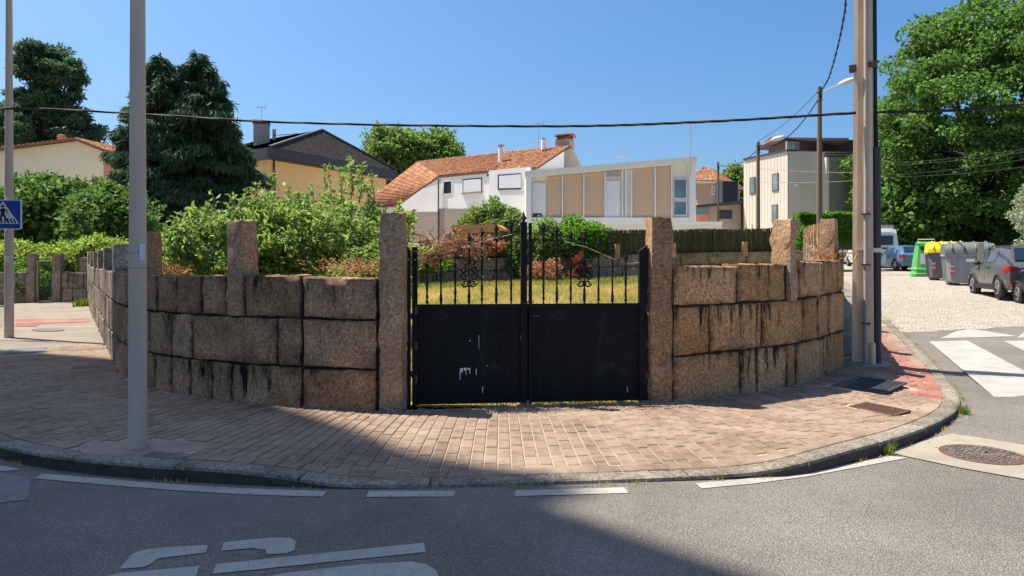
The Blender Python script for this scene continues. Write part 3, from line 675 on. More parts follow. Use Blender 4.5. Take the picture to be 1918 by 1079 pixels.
# --- rear wall of the plot
PB = Path([(-15.6, 26.9), (-13.0, 29.6), (0, 32.4), (15.3, 35.6)])
zB = lambda s_: float(G(*PB.pos(s_)))
wb = thing('granite_wall', 'low two-course granite boundary wall at the back of the grassy plot', 'wall', (0, 32.4, 0))
JB = [[], []]
for r in range(2):
    s_ = rs.uniform(0, 1)
    while s_ < PB.L: JB[r].append(s_); s_ += rs.uniform(1.4, 2.1)
build_wall(wb, PB, -1, [0, .62, 1.2], JB, 0, PB.L, M['granite_far'], M['mortar_right'], zB, 900, cell=.22)
for k, px in enumerate((364, 600, 700, 1048, 1157, 1262, 1396)): post_on(wb, PB, PB.col(px), -1, 1.0, 1.72, .26, .24, M['granite_post'], 70+k, inset=.1)
# --- wall closing the left side street, with its mesh gate
yF = 26.6
def fx(px): return (px-CX)/FPX*yF
wf = thing('granite_wall', 'low sunlit granite slab wall with tall gateposts at the far end of the pavement', 'wall', (fx(100), yF, 0))
PF = Path([(fx(-120), yF-.1), (fx(50), yF)]); PF2 = Path([(fx(114), yF), (fx(168), yF-.2)])
zF = lambda s_: float(G(fx(60), yF))
for P2, sd2 in ((PF, 1000), (PF2, 1100)):
    js = [list(np.arange(.5, P2.L, .62)), list(np.arange(.3, P2.L, .7))]
    build_wall(wf, P2, -1, [0, .55, 1.15], js, 0, P2.L, M['granite_far'], M['mortar_right'], zF, sd2, cell=.3)
for px, h, k in ((58, 1.86, 1), (106, 1.86, 2), (157, 1.72, 3), (-60, 1.8, 4)):
    mb = MB(); post_geo(mb, (fx(px), yF+.1), 0, .34, .3, -.1, zF(0)+h, 80+k, .01); fixn(mb.build('post', M['granite_far'], wf, smooth=50))
mg = thing('mesh_gate', 'thin green wire mesh gate between tall granite posts at the pavement end', 'gate', (fx(82), yF+.1, zF(0)))
x0, x1 = fx(67), fx(97)
for a, b in (((x0, 0), (x0, 1.6)), ((x1, 0), (x1, 1.6)), ((x0, 1.6), (x1, 1.6)), ((x0, .05), (x1, .05))): MB().bar((a[0], yF+.1, zF(0)+a[1]), (b[0], yF+.1, zF(0)+b[1]), .045).build('frame_bar', M['galv'], mg)
mb = MB(); M['meshgreen'] = worn('mesh_green', (.05, .10, .055), .2, 5, .6, 0)
for x in np.arange(x0, x1, .045): mb.bar((x, yF+.1, zF(0)), (x, yF+.1, zF(0)+1.6), .008)
for z in np.arange(.05, 1.6, .05): mb.bar((x0, yF+.1, zF(0)+z), (x1, yF+.1, zF(0)+z), .008)
stuff(mb.build('wire_mesh', M['meshgreen'], mg))
wf2 = thing('wire_fence', 'green wire fence strands on the low wall beside the mesh gate', 'fence', (fx(140), yF+.05, zF(0)+1.1))
for z in (1.2, 1.35, 1.5, 1.62): MB().bar((fx(114), yF+.05, zF(0)+z), (fx(166), yF+.05, zF(0)+z), .014).build('strand', M['meshgreen'], wf2)
# ================================================================ the gate: two leaves
GL, GR = Vector((-1.155, 7.80, 0)), Vector((1.585, 8.08, 0)); gd = (GR-GL).normalized(); gn = Vector((gd.y, -gd.x, 0))    # towards the street
def gpt(px, z, out=0.0):
    u = (px-CX)/FPX; c = math.cos(PITCH)
    # solve x = u*(y c + (EYE-z) sin)
    k = (EYE-z)*math.sin(PITCH); t = (u*(GL.y*c+k)-GL.x)/(gd.x-u*gd.y*c); p = GL+gd*t+gn*out; return Vector((p.x, p.y, z))
def gz_(py, px=980): # height of a photo row on the gate plane
    p = gpt(px, 1.0); d = ray(px, py); return EYE+d[2]*p.y/d[1]
TOP = gz_(569); BOT = .004
def twisted(mb, a, b, w_, turns=0.0, n=22, swell=None):
    rows = []
    for i in range(n+1):
        v_ = i/n; p = a.lerp(b, v_); r = w_*(1+(swell(v_) if swell else 0)); ang = turns*2*math.pi*v_+math.pi/4
        rows.append([(p+gd*(r*.7*math.cos(ang+k*math.pi/2))+gn*(r*.7*math.sin(ang+k*math.pi/2))) for k in range(4)]+[(p+gd*(r*.7*math.cos(ang))+gn*(r*.7*math.sin(ang)))])
    mb.grid(rows)
def spear(p, h=.11, w_=.034):
    mb = MB(); q = lambda r, z: [(p+gd*(r*math.cos(a))+gn*(r*.55*math.sin(a))+Vector((0, 0, z))) for a in (0, math.pi/2, math.pi, 3*math.pi/2, 0)]
    mb.grid([q(.013, 0), q(.026, .008), q(.013, .02), q(w_, .042), q(.016, .07), q(.001, h)]); return mb
def scroll(c, sx, sz, r=.042):
    pts = []
    for k in range(22):
        a = k/21*2.2*math.pi; rr = r*(1-.62*k/21); pts.append(c+gd*(sx*(rr*math.cos(a)))+Vector((0, 0, sz*rr*math.sin(a))))
    return MB().tube(pts, .009, 5)
def leaf(name, label, xa, xb, bars, stiles, scr_px, drips):
    p0 = gpt((xa+xb)/2, 0); t = thing(name, label, 'gate', (p0.x, p0.y, 0))
    A0, B0 = gpt(xa, BOT), gpt(xb, BOT); hz = Vector((0, 0, 1)); th_ = .012
    def panel(o0, o1, z0, z1, thk, mat, nm, out=0.0):
        a, b = A0.lerp(B0, o0), A0.lerp(B0, o1); n0, n1 = gn*(out+thk/2), gn*(out-thk/2)
        mk = lambda p, z, n_: Vector((p.x, p.y, z))+n_
        return fixn(MB().hexa([mk(a, z0, n1), mk(a, z0, n0), mk(b, z0, n0), mk(b, z0, n1), mk(a, z1, n1), mk(a, z1, n0), mk(b, z1, n0), mk(b, z1, n1)]).build(nm, mat, t))
    pan = panel(.0, 1.0, BOT+.03, TOP-.05, .006, M['gatepanel'], 'sheet_panel')
    panel(0, 1, TOP-.05, TOP, .04, M['gatepaint'], 'top_rail'); panel(.02, .98, BOT, BOT+.035, .035, M['gatepaint'], 'bottom_rail')
    if xa < 900:      # strip that closes the joint between the leaves, latch and bolt
        a, b = gpt(988.5, BOT+.02), gpt(988.5, TOP-.02); fixn(MB().hexa([a-gd*.035-gn*.025, a+gd*.035-gn*.025, a+gd*.035-gn*.031, a-gd*.035-gn*.031, b-gd*.035-gn*.025, b+gd*.035-gn*.025, b+gd*.035-gn*.031, b-gd*.035-gn*.031]).build('meeting_strip', M['gatepaint'], t))
    else:
        MB().box(gpt(996, .98, .035), (.07, .03, .16), math.atan2(gd.y, gd.x)).build('lock_case', M['gatepaint'], t); MB().tube([gpt(997, 1.0, .05), gpt(997, 1.0, .085), gpt(1009, .995, .085)], .009, 6).build('handle', M['rust'], t)
    for zz in (.25, .62, 1.02): MB().tube([gpt(xa+5 if xa < 900 else xb-2, zz, .02), gpt(xa+5 if xa < 900 else xb-2, zz+.09, .02)], .022, 8).build('hinge', M['rust'], t)
    for px, w_, py, tip in stiles:
        z1 = gz_(py, px); a = gpt(px, BOT-.02); b = gpt(px, z1); st = MB(); st.hexa([a-gd*w_/2+gn*.03, a+gd*w_/2+gn*.03, a+gd*w_/2-gn*.03, a-gd*w_/2-gn*.03, b-gd*w_/2+gn*.03+hz*(tip if tip < 0 else 0), b+gd*w_/2+gn*.03-hz*(tip if tip > 0 and tip < .2 else 0)*0, b+gd*w_/2-gn*.03, b-gd*w_/2-gn*.03+hz*(tip if tip < 0 else 0)])
        so = fixn(st.build('stile', M['gatepaint'], t))
        if tip > 0: fixn(spear(b, .13, .04).build('finial', M['gatepaint'], so, smooth=30))
    for k, (px, py) in enumerate(bars):
        z1 = gz_(py, px)-.1; a, b = gpt(px, TOP), gpt(px, z1); mb = MB()
        sw = (lambda v_: .8*math.exp(-((v_-.12)/.09)**2)) if k % 2 else (lambda v_: .55*math.exp(-((v_-.55)/.12)**2)+.5*math.exp(-((v_-.2)/.05)**2))
        twisted(mb, a, b, .0165, 3.0 if k % 2 else 1.5, 26, sw); bo = fixn(mb.build('bar', M['gatepaint'], t))
        fixn(spear(b).build('finial', M['gatepaint'], bo, smooth=30))
        mb = MB(); mb.box((a+(b-a)*.07), (.03, .03, .022)); mb.build('collar', M['gatepaint'], bo)
    zc_ = gz_(512, scr_px); c = gpt(scr_px, zc_)
    for sx in (-1, 1):
        for dz, sz in ((.115, 1), (.045, -1), (-.045, 1), (-.115, -1)):
            w_ = .062 if abs(dz) < .1 else .04
            fixn(scroll(c+gd*(sx*w_)+Vector((0, 0, dz)), sx, sz).build('scroll', M['gatepaint'], t, smooth=True))
    for (px, py, h, w_) in drips:
        z = gz_(py, px); p = gpt(px, z, .0045); mb = MB(); n_ = 5; ps = []
        L_ = [p+gd*(-w_/2*(1-.3*k/n_)+.004*math.sin(k*2+px))-hz*(h*k/n_) for k in range(n_+1)]; R_ = [p+gd*(w_/2*(1-.6*k/n_)+.004*math.sin(k*2+px))-hz*(h*k/n_) for k in range(n_+1)]
        mb.grid([L_, R_]); fixn(mb.build('paint_drip', M['white'], pan))
    return t
leaf('gate_leaf', 'black sheet and bar gate leaf with white paint drips on its panel', 774, 988.5, [(800, 486), (826, 470), (852.7, 456), (878.6, 437), (902.7, 427), (929.6, 420), (957.4, 414)],
     [(777, .06, 463, 0), (981, .07, 416, 1)], 878.6, [(862, 692, .115, .012), (865, 690, .045, .03), (871, 689, .03, .035), (873, 691, .07, .009), (880, 690, .06, .011), (877, 689, .02, .03), (892, 691, .065, .01), (897, 628, .15, .005), (904, 724, .07, .009), (975, 628, .05, .005), (880, 637, .015, .012), (912, 684, .012, .012)])
leaf('gate_leaf', 'black sheet and bar gate leaf hung on the rough pale-edged granite post', 989, 1213, [(1018, 418), (1043, 423), (1069, 432), (1094.5, 436), (1121, 446), (1147, 458), (1172, 472)],
     [(993.2, .034, 418, 0), (1204, .10, 459, -.07)], 1094.5, [(1175, 724, .07, .006)])
gh = thing('hinge_post', 'slim black steel hinge post beside the smooth-edged granite gatepost', 'post', tuple(gpt(766, 0, .0)))
a = gpt(766, -.05); b = gpt(766, gz_(462, 766)); fixn(MB().hexa([a-gd*.02+gn*.03, a+gd*.02+gn*.03, a+gd*.02-gn*.03, a-gd*.02-gn*.03, b-gd*.02+gn*.03, b+gd*.02+gn*.03-Vector((0, 0, .04)), b+gd*.02-gn*.03-Vector((0, 0, .04)), b-gd*.02-gn*.03]).build('upright', M['gatepaint'], gh))
for z in (.35, 1.0): MB().box(gpt(769, z), (.05, .05, .06)).build('hinge', M['rust'], gh)
ch = thing('lock_chain', 'rusty chain wound round the meeting bars of the gate', 'chain', tuple(gpt(987, TOP)))
for k in range(7):
    an = k/7*2*math.pi; c = gpt(987, TOP+.02)+gd*(.06*math.cos(an))+gn*(.05*math.sin(an)); pts = [c+Vector((.018*math.cos(b), .004*math.sin(b*2+k), .014*math.sin(b))) for b in np.linspace(0, 2*math.pi, 9)]
    MB().tube(pts, .005, 5).build('chain_link', M['rust'], ch)
wi = thing('tie_wire', 'thin wires strung across the gate bars', 'wire', tuple(gpt(987, TOP+.5)))
for pp in (((1058, 452), (1100, 464), (1150, 486)), ((866, 464), (920, 447), (960, 439)), ((1172, 494), (1196, 492), (1218, 486))):
    MB().tube([gpt(a, gz_(b, a), .02) for a, b in pp], .003, 5).build('wire', M['galv'], wi)
# ================================================================ poles, sign, cables
lz = float(pav_z(LAMP)[0])
lam = thing('lamp_post', 'tall galvanised steel lamp column standing in a pinkish cement patch by the kerb', 'lamp post', (*LAMP, lz))
MB().tube([(0, 0, -.05), (0, 0, .05), (0, 0, 4.2), (0, 0, 8.5)], [.079, .077, .058, .04], 20).build('column', M['galv'], lam, smooth=40, local=True)
for z in (1.55, 1.68): MB().lathe((0, 0, z), [(.070, 0), (.0722, .002), (.0722, .012), (.070, .014)], 20).build('strap', M['conduit'], lam, local=True)
MB().slab([(.045, -.057, 1.62), (.075, -.03, 1.62), (.075, -.03, 1.76), (.045, -.057, 1.76)], (.006, -.006, 0)).build('sticker', M['white'], lam, local=True)
MB().tube([(0, 0, 8.4), (-.2, -.6, 8.9), (-.45, -1.3, 9.05)], [.035, .03, .03], 8).build('arm', M['galv'], lam, local=True)
MB().lathe((-.48, -1.42, 8.95), [(.05, 0), (.16, .02), (.17, .07), (.06, .13)], 14).build('lamp_head', M['galv'], lam, local=True)
sz = float(pav_z(SIGN)[0]); Y = SIGN[1]
sg = thing('sign_post', 'slim grey steel column carrying a blue pedestrian crossing sign', 'sign post', (*SIGN, sz))
MB().tube([(0, 0, -.05), (0, 0, 2.4), (0, 0, 7.5)], [.092, .085, .06], 16).build('column', M['galv'], sg, smooth=40, local=True)
MB().tube([(0, 0, 7.4), (-.5, -.3, 7.9), (-1.3, -.75, 8.05)], [.05, .035, .03], 8).build('lamp_arm', M['galv'], sg, local=True)
MB().tube([(-1.25, -.72, 8.04), (-1.4, -.8, 8.06), (-1.75, -1.0, 8.1), (-1.95, -1.12, 8.1)], [.05, .11, .13, .03], 10).build('lamp_head', M['galv'], sg, smooth=True, local=True)
MB().box((.02, -.088, 1.68), (.09, .01, .13)).build('sticker', M['white'], sg, local=True)
S = .68; zc2 = at(13, 402.6, Y)[2]-sz; sc_ = Vector(((13.2-CX)/FPX*Y-SIGN[0], -.12, zc2))
pl = MB()
def rrect(q, r, n=5):
    P = []; h, g = .392-q, .319-q
    for cx, cz, a0 in ((h-r, g-r, 0), (-h+r, g-r, 90), (-h+r, -g+r, 180), (h-r, -g+r, 270)):
        for k in range(n+1): a = R(a0+90*k/n); P.append((cx+r*math.cos(a), cz+r*math.sin(a)))
    return P
def plate(poly, y, thk, mat, nm, par): 
    mb = MB(); n = len(poly); vs = [sc_+Vector((x, y, z)) for x, z in poly]; return fixn(mb.slab(vs, (0, thk, 0)).build(nm, mat, par, local=True))
sp_ = plate(rrect(0, .05), 0, .02, M['white'], 'sign_plate', sg)
plate(rrect(.024, .035), -.003, .002, M['blue'], 'blue_field', sp_)
k_ = S/.70
tri = lambda L_: [((x-178)*.00085, (575-y)*.00085) for x, y in L_]
plate(tri([(178, 240), (588, 806), (-232, 806)]), -.006, .002, M['white'], 'white_triangle', sp_)
blk = [[(178+42*math.cos(a), 367+34*math.sin(a)) for a in np.linspace(0, 2*math.pi, 14, endpoint=False)],
       [(150, 420), (205, 416), (265, 450), (300, 485), (306, 550), (285, 550), (275, 505), (232, 475), (226, 560), (130, 560), (145, 490), (60, 555), (40, 550), (110, 460)],
       [(140, 555), (226, 555), (270, 672), (222, 672), (186, 606), (140, 672), (92, 672)],
       [(60, 676), (165, 676), (165, 790), (130, 790), (128, 726), (108, 726), (78, 790), (40, 790)], [(215, 676), (320, 676), (345, 790), (302, 790), (278, 726), (248, 726), (255, 790), (215, 790)],
       [(355, 676), (392, 676), (432, 790), (392, 790)], [(430, 676), (466, 676), (518, 790), (480, 790)], [(-5, 676), (20, 676), (-5, 740), (-40, 790), (-70, 790)], [(-105, 676), (-70, 676), (-125, 790), (-165, 790)]]
for b in blk: plate(tri(b), -.009, .002, M['black'], 'pictogram', sp_)
for dz in (-.2, .2): MB().lathe((0, 0, zc2+dz), [(.088, 0), (.094, .003), (.094, .03), (.088, .033)], 16).build('clamp', M['galv'], sg, local=True)
# concrete utility pole
pz = float(pav_z(POLE)[0])
up = thing('utility_pole', 'tall square concrete utility pole with clamped conduits at the end of the streaked wall', 'utility pole', (*POLE, pz))
ang = -.55; ca, sa = math.cos(ang), math.sin(ang)
def pl_(x, y, z): return (x*ca-y*sa, x*sa+y*ca, z)
def hsec(w, d, z, f):  # I-shaped section
    t = w*.27; P = [(-w/2, -d/2), (-t, -d/2), (-t*.7, -d/2+f), (t*.7, -d/2+f), (t, -d/2), (w/2, -d/2), (w/2, d/2), (-w/2, d/2)]
    return [pl_(x, y, z) for x, y in P]
rows = [hsec(.31-.011*z, .26-.009*z, z, .04) for z in np.linspace(-.05, 9.5, 24)]; mb = MB(); mb.grid([r+[r[0]] for r in rows]); fixn(mb.build('shaft', M['concrete'], up, local=True))
MB().tube([pl_(.05, -.155, -.02), pl_(.05, -.15, .3), pl_(.05, -.135, 3), pl_(.05, -.105, 9)], .034, 12).build('conduit', M['conduit'], up, smooth=40, local=True)
MB().tube([pl_(.20, .03, -.02), pl_(.19, .03, 3.42)], .058, 14).build('conduit', M['blackpipe'], up, smooth=40, local=True)
MB().tube([pl_(.19, .03, 3.4), pl_(.17, .03, 4.2), pl_(.13, .03, 9)], .026, 8).build('cable', M['rubber'], up, smooth=40, local=True)
MB().tube([pl_(.17, .08, 3.4), pl_(.14, .08, 9)], .03, 8).build('cable', M['rubber'], up, smooth=40, local=True)
MB().tube([pl_(.15, -.14, -.02), pl_(.145, -.14, .32)], .04, 10).build('conduit_stub', M['concrete'], up, smooth=40, local=True)
for z in (.62, 1.55, 2.35): MB().box(pl_(.05, -.165, z), (.13, .06, .022), ang).build('clamp', M['rust'], up, local=True)
for z in (.75, 1.86, 3.0): MB().lathe(pl_(.195, .03, z), [(.057, 0), (.064, .003), (.064, .03), (.057, .033)], 14).build('clamp', M['blackpipe'], up, local=True)
for z in (4.68,):
    MB().box(pl_(-.14, -.12, z), (.10, .12, .10), ang).build('bracket', M['rust'], up, local=True); MB().box(pl_(.14, -.10, z+.03), (.13, .10, .08), ang).build('bracket', M['rust'], up, local=True)
MB().lathe(pl_(0, 0, 1.78), [(.2, 0), (.2, .006)], 4).build('band', M['galv'], up, local=True)
MB().box(pl_(.20, -.04, 1.78), (.11, .012, .07), ang).build('tape', M['white'], up, local=True)
# wooden poles with lamps
def wpole(px, py_top, Yd, label, lamp=None, r=.125):
    x = (px-CX)/FPX*Yd; z0 = float(G(x, Yd)); zt = at(px, py_top, Yd)[2]
    t = thing('wooden_pole', label, 'utility pole', (x, Yd, z0)); MB().tube([(0, 0, -.3), (0, 0, zt-z0)], [r*1.15, r*.82], 12).build('shaft', M['wood_pole'], t, smooth=40, local=True)
    if lamp:
        p = Vector(at(*lamp))-Vector((x, Yd, z0)); q = p*.55+Vector((0, 0, (zt-z0)*.45-.15)); MB().tube([(0, 0, zt-z0-.35), q, p], [.03, .026, .03], 8).build('lamp_arm', M['galv'], t, local=True)
        d = Vector((p.x, p.y, .12)).normalized(); 
        MB().tube([p-d*.05, p+d*.12, p+d*.45, p+d*.78, p+d*.86], [.05, .12, .15, .11, .02], 10).build('lamp_head', M['lamp'], t, smooth=True, local=True)
    MB().box((0, -.12, zt-z0-.5), (.14, .1, .22)).build('terminal_box', M['black'], t, local=True)
    for zz in (-.25, -.7): MB().tube([(-.16, 0, zt-z0+zz), (-.05, -.14, zt-z0+zz), (.15, -.1, zt-z0+zz)], .022, 6).build('insulator', M['black'], t, local=True)
    return t, Vector((x, Yd, zt-.25))
M['lamp'] = worn('lamp_grey', (.55, .55, .53), .08, 4, .45, 0)
w1, W1 = wpole(1535, 163, 37, 'tall wooden pole with a curved lamp arm rising behind the streaked wall', (1572, 158, 36), .14)
w2, W2 = wpole(1420, 266, 46, 'wooden pole with a lamp arm in front of the pale modern house', (1445, 262, 45.5), .13)
w3, W3 = wpole(1345, 304, 60, 'slim dark wooden pole beside the stone bungalow', None, .11)
def cable(name, label, pts, r, mat='rubber', n=24, sag=0.0, twist=False, cat='cable'):
    P = [Vector(p) for p in pts]; Q = []
    for a, b in zip(P[:-1], P[1:]):
        for k in range(n): u = k/n; Q.append(a.lerp(b, u)-Vector((0, 0, sag*4*u*(1-u))))
    Q.append(P[-1]); mb = MB()
    if twist:
        for j in range(2): mb.tube([q+Vector((math.cos(i*1.1+j*math.pi)*r*.8, 0, math.sin(i*1.1+j*math.pi)*r*.8)) for i, q in enumerate(Q)], r*.75, 5)
    else: mb.tube(Q, r, 6)
    o = mb.build(name, M[mat], None, smooth=True); return tag(o, label, cat)
pt = Vector((POLE[0]-.17, POLE[1]-.1, pz)); za = at(1600, 214, POLE[1])[2]; A1 = Vector((POLE[0]-.17, POLE[1]-.1, za)); zb = at(14, 205, SIGN[1])[2]; B1 = Vector((SIGN[0], SIGN[1], zb))
c1 = at(530, 229, 13.35); c2 = at(1010, 236.5, 12.35); c3 = at(1300, 229, 11.75)
def spline(ps, n=14):
    ps = [Vector(p) for p in ps]; out = []; E_ = [ps[0]*2-ps[1]]+ps+[ps[-1]*2-ps[-2]]
    for i in range(1, len(E_)-2):
        a, b, c, d = E_[i-1:i+3]
        for k in range(n): t = k/n; out.append(.5*((2*b)+(c-a)*t+(2*a-5*b+4*c-d)*t*t+(3*b-a-3*c+d)*t**3))
    return out+[ps[-1]]
mb = MB(); Q = spline([Vector((-22.3, 18.3, 5.5)), Vector((-16.5, 16.4, 4.95)), B1+Vector((0, -.09, 0)), c1, c2, c3, A1], 30)
for j in range(3): mb.tube([q+Vector((0, math.cos(i*.45+j*2.1)*.011, math.sin(i*.45+j*2.1)*.011)) for i, q in enumerate(Q)], .014, 6)
tag(mb.build('overhead_cable', M['rubber'], None, smooth=True), 'thick black bundled cable crossing the sky between the steel column and the concrete pole', 'cable')
mb = MB(); Q = spline([Vector((POLE[0]+.2, POLE[1]-.05, za+.02)), at(1780, 207, 10.6), at(1918, 196, 10.2), at(2200, 170, 9.5)], 16)
for j in range(2): mb.tube([q+Vector((0, math.cos(i*.5+j*3.1)*.011, math.sin(i*.5+j*3.1)*.011)) for i, q in enumerate(Q)], .014, 6)
tag(mb.build('overhead_cable', M['rubber'], None, smooth=True), 'black bundled cable running from the concrete pole past the big tree', 'cable')
top_pole = Vector((POLE[0], POLE[1], pz+8.9))
cable('overhead_cable', 'twisted black cable dropping steeply to the tall wooden pole', [at(1588, -60, 20), at(1583, 20, 25), at(1570, 85, 30), at(1553, 145, 34.5), tuple(W1+Vector((.05, -.1, .05)))], .032, n=14, sag=.05, twist=True)
cable('overhead_cable', 'slack black cable between the two wooden lamp poles', [tuple(W1+Vector((0, 0, -.3))), tuple(W2+Vector((0, 0, .1)))], .03, sag=.9)
cable('overhead_cable', 'black cable from the lamp pole down to the slim dark pole', [tuple(W2+Vector((0, 0, -.2))), tuple(W3+Vector((0, 0, .1)))], .028, sag=.6)
cable('overhead_cable', 'thin taut cable over the slack one between the lamp poles', [tuple(W1+Vector((0, 0, .1))), tuple(W2+Vector((0, 0, .35)))], .016, sag=.3)
cable('overhead_cable', 'thin grey wire from the slim dark pole towards the tiled roofs', [tuple(W3), at(1296, 318, 62)], .016, 'conduit', sag=.2)
for k, (a, b, lab) in enumerate((((1420, 316, 46), (1610, 323, 42), 'upper of two pale wires in front of the pale modern house'), ((1420, 341, 46), (1610, 338, 42), 'lower of two pale wires in front of the pale modern house'))):
    cable('service_wire', lab, [at(*a), at(*b)], .011, 'conduit', sag=.08)
for k, (ya, yb, lab) in enumerate(((306, 284, 'top'), (310, 290, 'second'), (329, 303, 'third'), (332, 318, 'lowest'))):
    cable('service_wire', lab+' of four thin wires across the lower crown of the big tree', [at(1648, ya, 30), at(1940, yb-8, 26)], .012, 'rubber', sag=.1)
# ================================================================ houses
class Pl:
    def __init__(s, a, b, ya, yb):   # two photo columns and their depths
        s.A = Vector(((a-CX)/FPX*ya, ya, 0)); s.B = Vector(((b-CX)/FPX*yb, yb, 0)); s.u = (s.B-s.A).normalized(); s.n = Vector((s.u.y, -s.u.x, 0))
    def hit(s, px, py, out=0.0):
        d = Vector(ray(px, py)); o = s.A+s.n*out; t = (o-Vector((0, 0, 0))).dot(s.n)/d.dot(s.n); return Vector((0, 0, EYE))+d*t
    def quad(s, pts, mat, nm, par, out0=0.0, thk=.1):
        return fixn(MB().slab([s.hit(*p)+s.n*out0 for p in pts], s.n*(-thk)).build(nm, mat, par))
    def rect(s, x0, y0, x1, y1, mat, nm, par, out0=0.0, thk=.1): # level in 3D: height taken at the left side
        a = s.hit(x0, y0); b = s.hit(x0, y1); c = s.hit(x1, y0); hx = Vector((c.x, c.y, 0)); P = [a, Vector((hx.x, hx.y, a.z)), Vector((hx.x, hx.y, b.z)), b]
        return fixn(MB().slab([p+s.n*out0 for p in P], s.n*(-thk)).build(nm, mat, par))
def window(pl, x0, y0, x1, y1, par, frame, glass, fr=.09, out=.03, shutter=None):
    w_ = pl.rect(x0, y0, x1, y1, frame, 'window', par, out, .12); a = pl.hit(x0, y0); b = pl.hit(x1, y1); k = fr
    dx = (pl.hit(x1, y0)-a); dx.z = 0; L_ = dx.length; dx.normalize(); hz = a.z-pl.hit(x0, y1).z
    P = [a+dx*k-Vector((0, 0, k)), a+dx*(L_-k)-Vector((0, 0, k)), a+dx*(L_-k)-Vector((0, 0, hz-k)), a+dx*k-Vector((0, 0, hz-k))]
    fixn(MB().slab([p+pl.n*(out+.006) for p in P], pl.n*(-.02)).build('pane', glass if shutter is None else shutter, w_)); return w_
def glassm(name, c, r=.08):
    m = NM(name); g = m.ramp(m.noise(.6, 3, .5), [(.35, sc3(c, .7)), (.65, sc3(c, 1.3))]); return m.done(g, r, 0, .6)
M['glass_d'] = glassm('glass_dark', (.035, .045, .055)); M['glass_b'] = glassm('glass_blue', (.14, .20, .24), .12)
M['wall_white'] = worn('render_white', (.86, .84, .80), .04, .8, .85, .1, 30, dirt=(.76, .74, .70))
M['wall_stone'] = worn('stone_cladding', (.33, .28, .235), .14, 1.5, .9, .3, 20, stretch=(1, 1, 3))
M['tan'] = worn('tan_panel', (.66, .46, .31), .12, 9, .85, .3, 40, stretch=(2, 2, 6))
M['shutter'] = worn('white_shutter', (.80, .80, .82), .04, 3, .6, .4, 8, stretch=(.05, .05, 5))
M['off'] = worn('offwhite_frame', (.82, .77, .69), .05, 1.5, .8, .1, 30, dirt=(.70, .65, .57))
M['yellow'] = worn('render_yellow', (.82, .56, .25), .05, .8, .85, .1, 30, dirt=(.74, .50, .23))
M['slate'] = worn('slate', (.10, .088, .082), .3, 2, .95, .3, 20, spec=0.0)
M['fascia'] = worn('dark_fascia', (.045, .048, .065), .15, 2, .6, .1, 20)
M['cream'] = worn('render_cream', (.78, .69, .52), .06, .7, .85, .1, 30); M['pink'] = worn('render_pink', (.62, .26, .18), .08, .7, .85, .1, 30)
M['tile'] = None
def tilemat():
    m = NM('clay_tile'); g = m.ramp(m.noise(5, 6, .75), [(.28, (.22, .105, .066)), (.5, (.39, .185, .105)), (.72, (.50, .285, .18))]); g = m.mix(m.rng(m.noise(1.1, 5, .7, loc=(3, 3, 3)), 0, .45, .52, .7), g, (.22, .14, .09))
    g = m.hsv(g, val=m.rng(m.attr('rnd'), .7, 1.3)); m.bump(m.noise(40, 3, .6), .3, .01); return m.done(g, .95, 0, .0)
M['tile'] = tilemat()
def tile_roof(name, c00, c10, c11, c01, par, mat=None, tw=.24, tl=.42, amp=.05):
    """c00-c10 eave (left, right), c01-c11 ridge; curved tiles in stepped rows"""
    c00, c10, c11, c01 = map(Vector, (c00, c10, c11, c01)); W_ = ((c10-c00).length+(c11-c01).length)/2; L_ = ((c01-c00).length+(c11-c10).length)/2
    nc = max(4, int(W_/tw)); nr = max(3, int(L_/tl)); nrm = (c10-c00).cross(c01-c00).normalized(); nrm = nrm if nrm.z > 0 else -nrm; mb = MB(); rnd = []; rr = np.random.RandomState(len(name)+nc)
    for r in range(nr):
        v0, v1 = r/nr, min((r+1.12)/nr, 1.0)
        rows = []
        for v_, lift in ((v0, .045), (v1, .0)):
            a, b = c00.lerp(c01, v_), c10.lerp(c11, v_); row = []
            for k in range(nc*4+1): u = k/(nc*4); row.append(a.lerp(b, u)+nrm*(lift+amp*abs(math.sin(k*math.pi/4))))
            rows.append(row)
        mb.grid(rows); q = np.repeat(rr.rand(nc+1), 4)[:nc*4+1]; rnd += list(q)+list(q)
    mb.add([c00-nrm*.03, c10-nrm*.03, c11-nrm*.03, c01-nrm*.03], [(0, 1, 2, 3)]); rnd += [.5]*4
    o = stuff(mb.build(name, mat or M['tile'], par)); a = o.data.attributes.new('rnd', 'FLOAT', 'POINT'); a.data.foreach_set('value', np.array(rnd, float)); return o
def walls(poly, z0, z1, mat, par, nm='wall'): return fixn(MB().prism(poly, z0, z1).build(nm, mat, par))
def antenna(base, h, par, s=1.0):
    MB().tube([base, base+Vector((0, 0, h))], .022*s, 6).build('antenna_mast', M['conduit'], par)
    t = base+Vector((0, 0, h-.12)); mb = MB(); mb.bar(t+Vector((-.55, .1, 0)), t+Vector((.35, -.1, .05)), .02)
    for k in np.linspace(-.5, .3, 7): mb.bar(t+Vector((k, -.22, .02)), t+Vector((k, .22, .02)), .014)
    mb.bar(t+Vector((.3, -.1, -.2)), t+Vector((.4, -.1, .28)), .02); mb.build('antenna_head', M['conduit'], par)
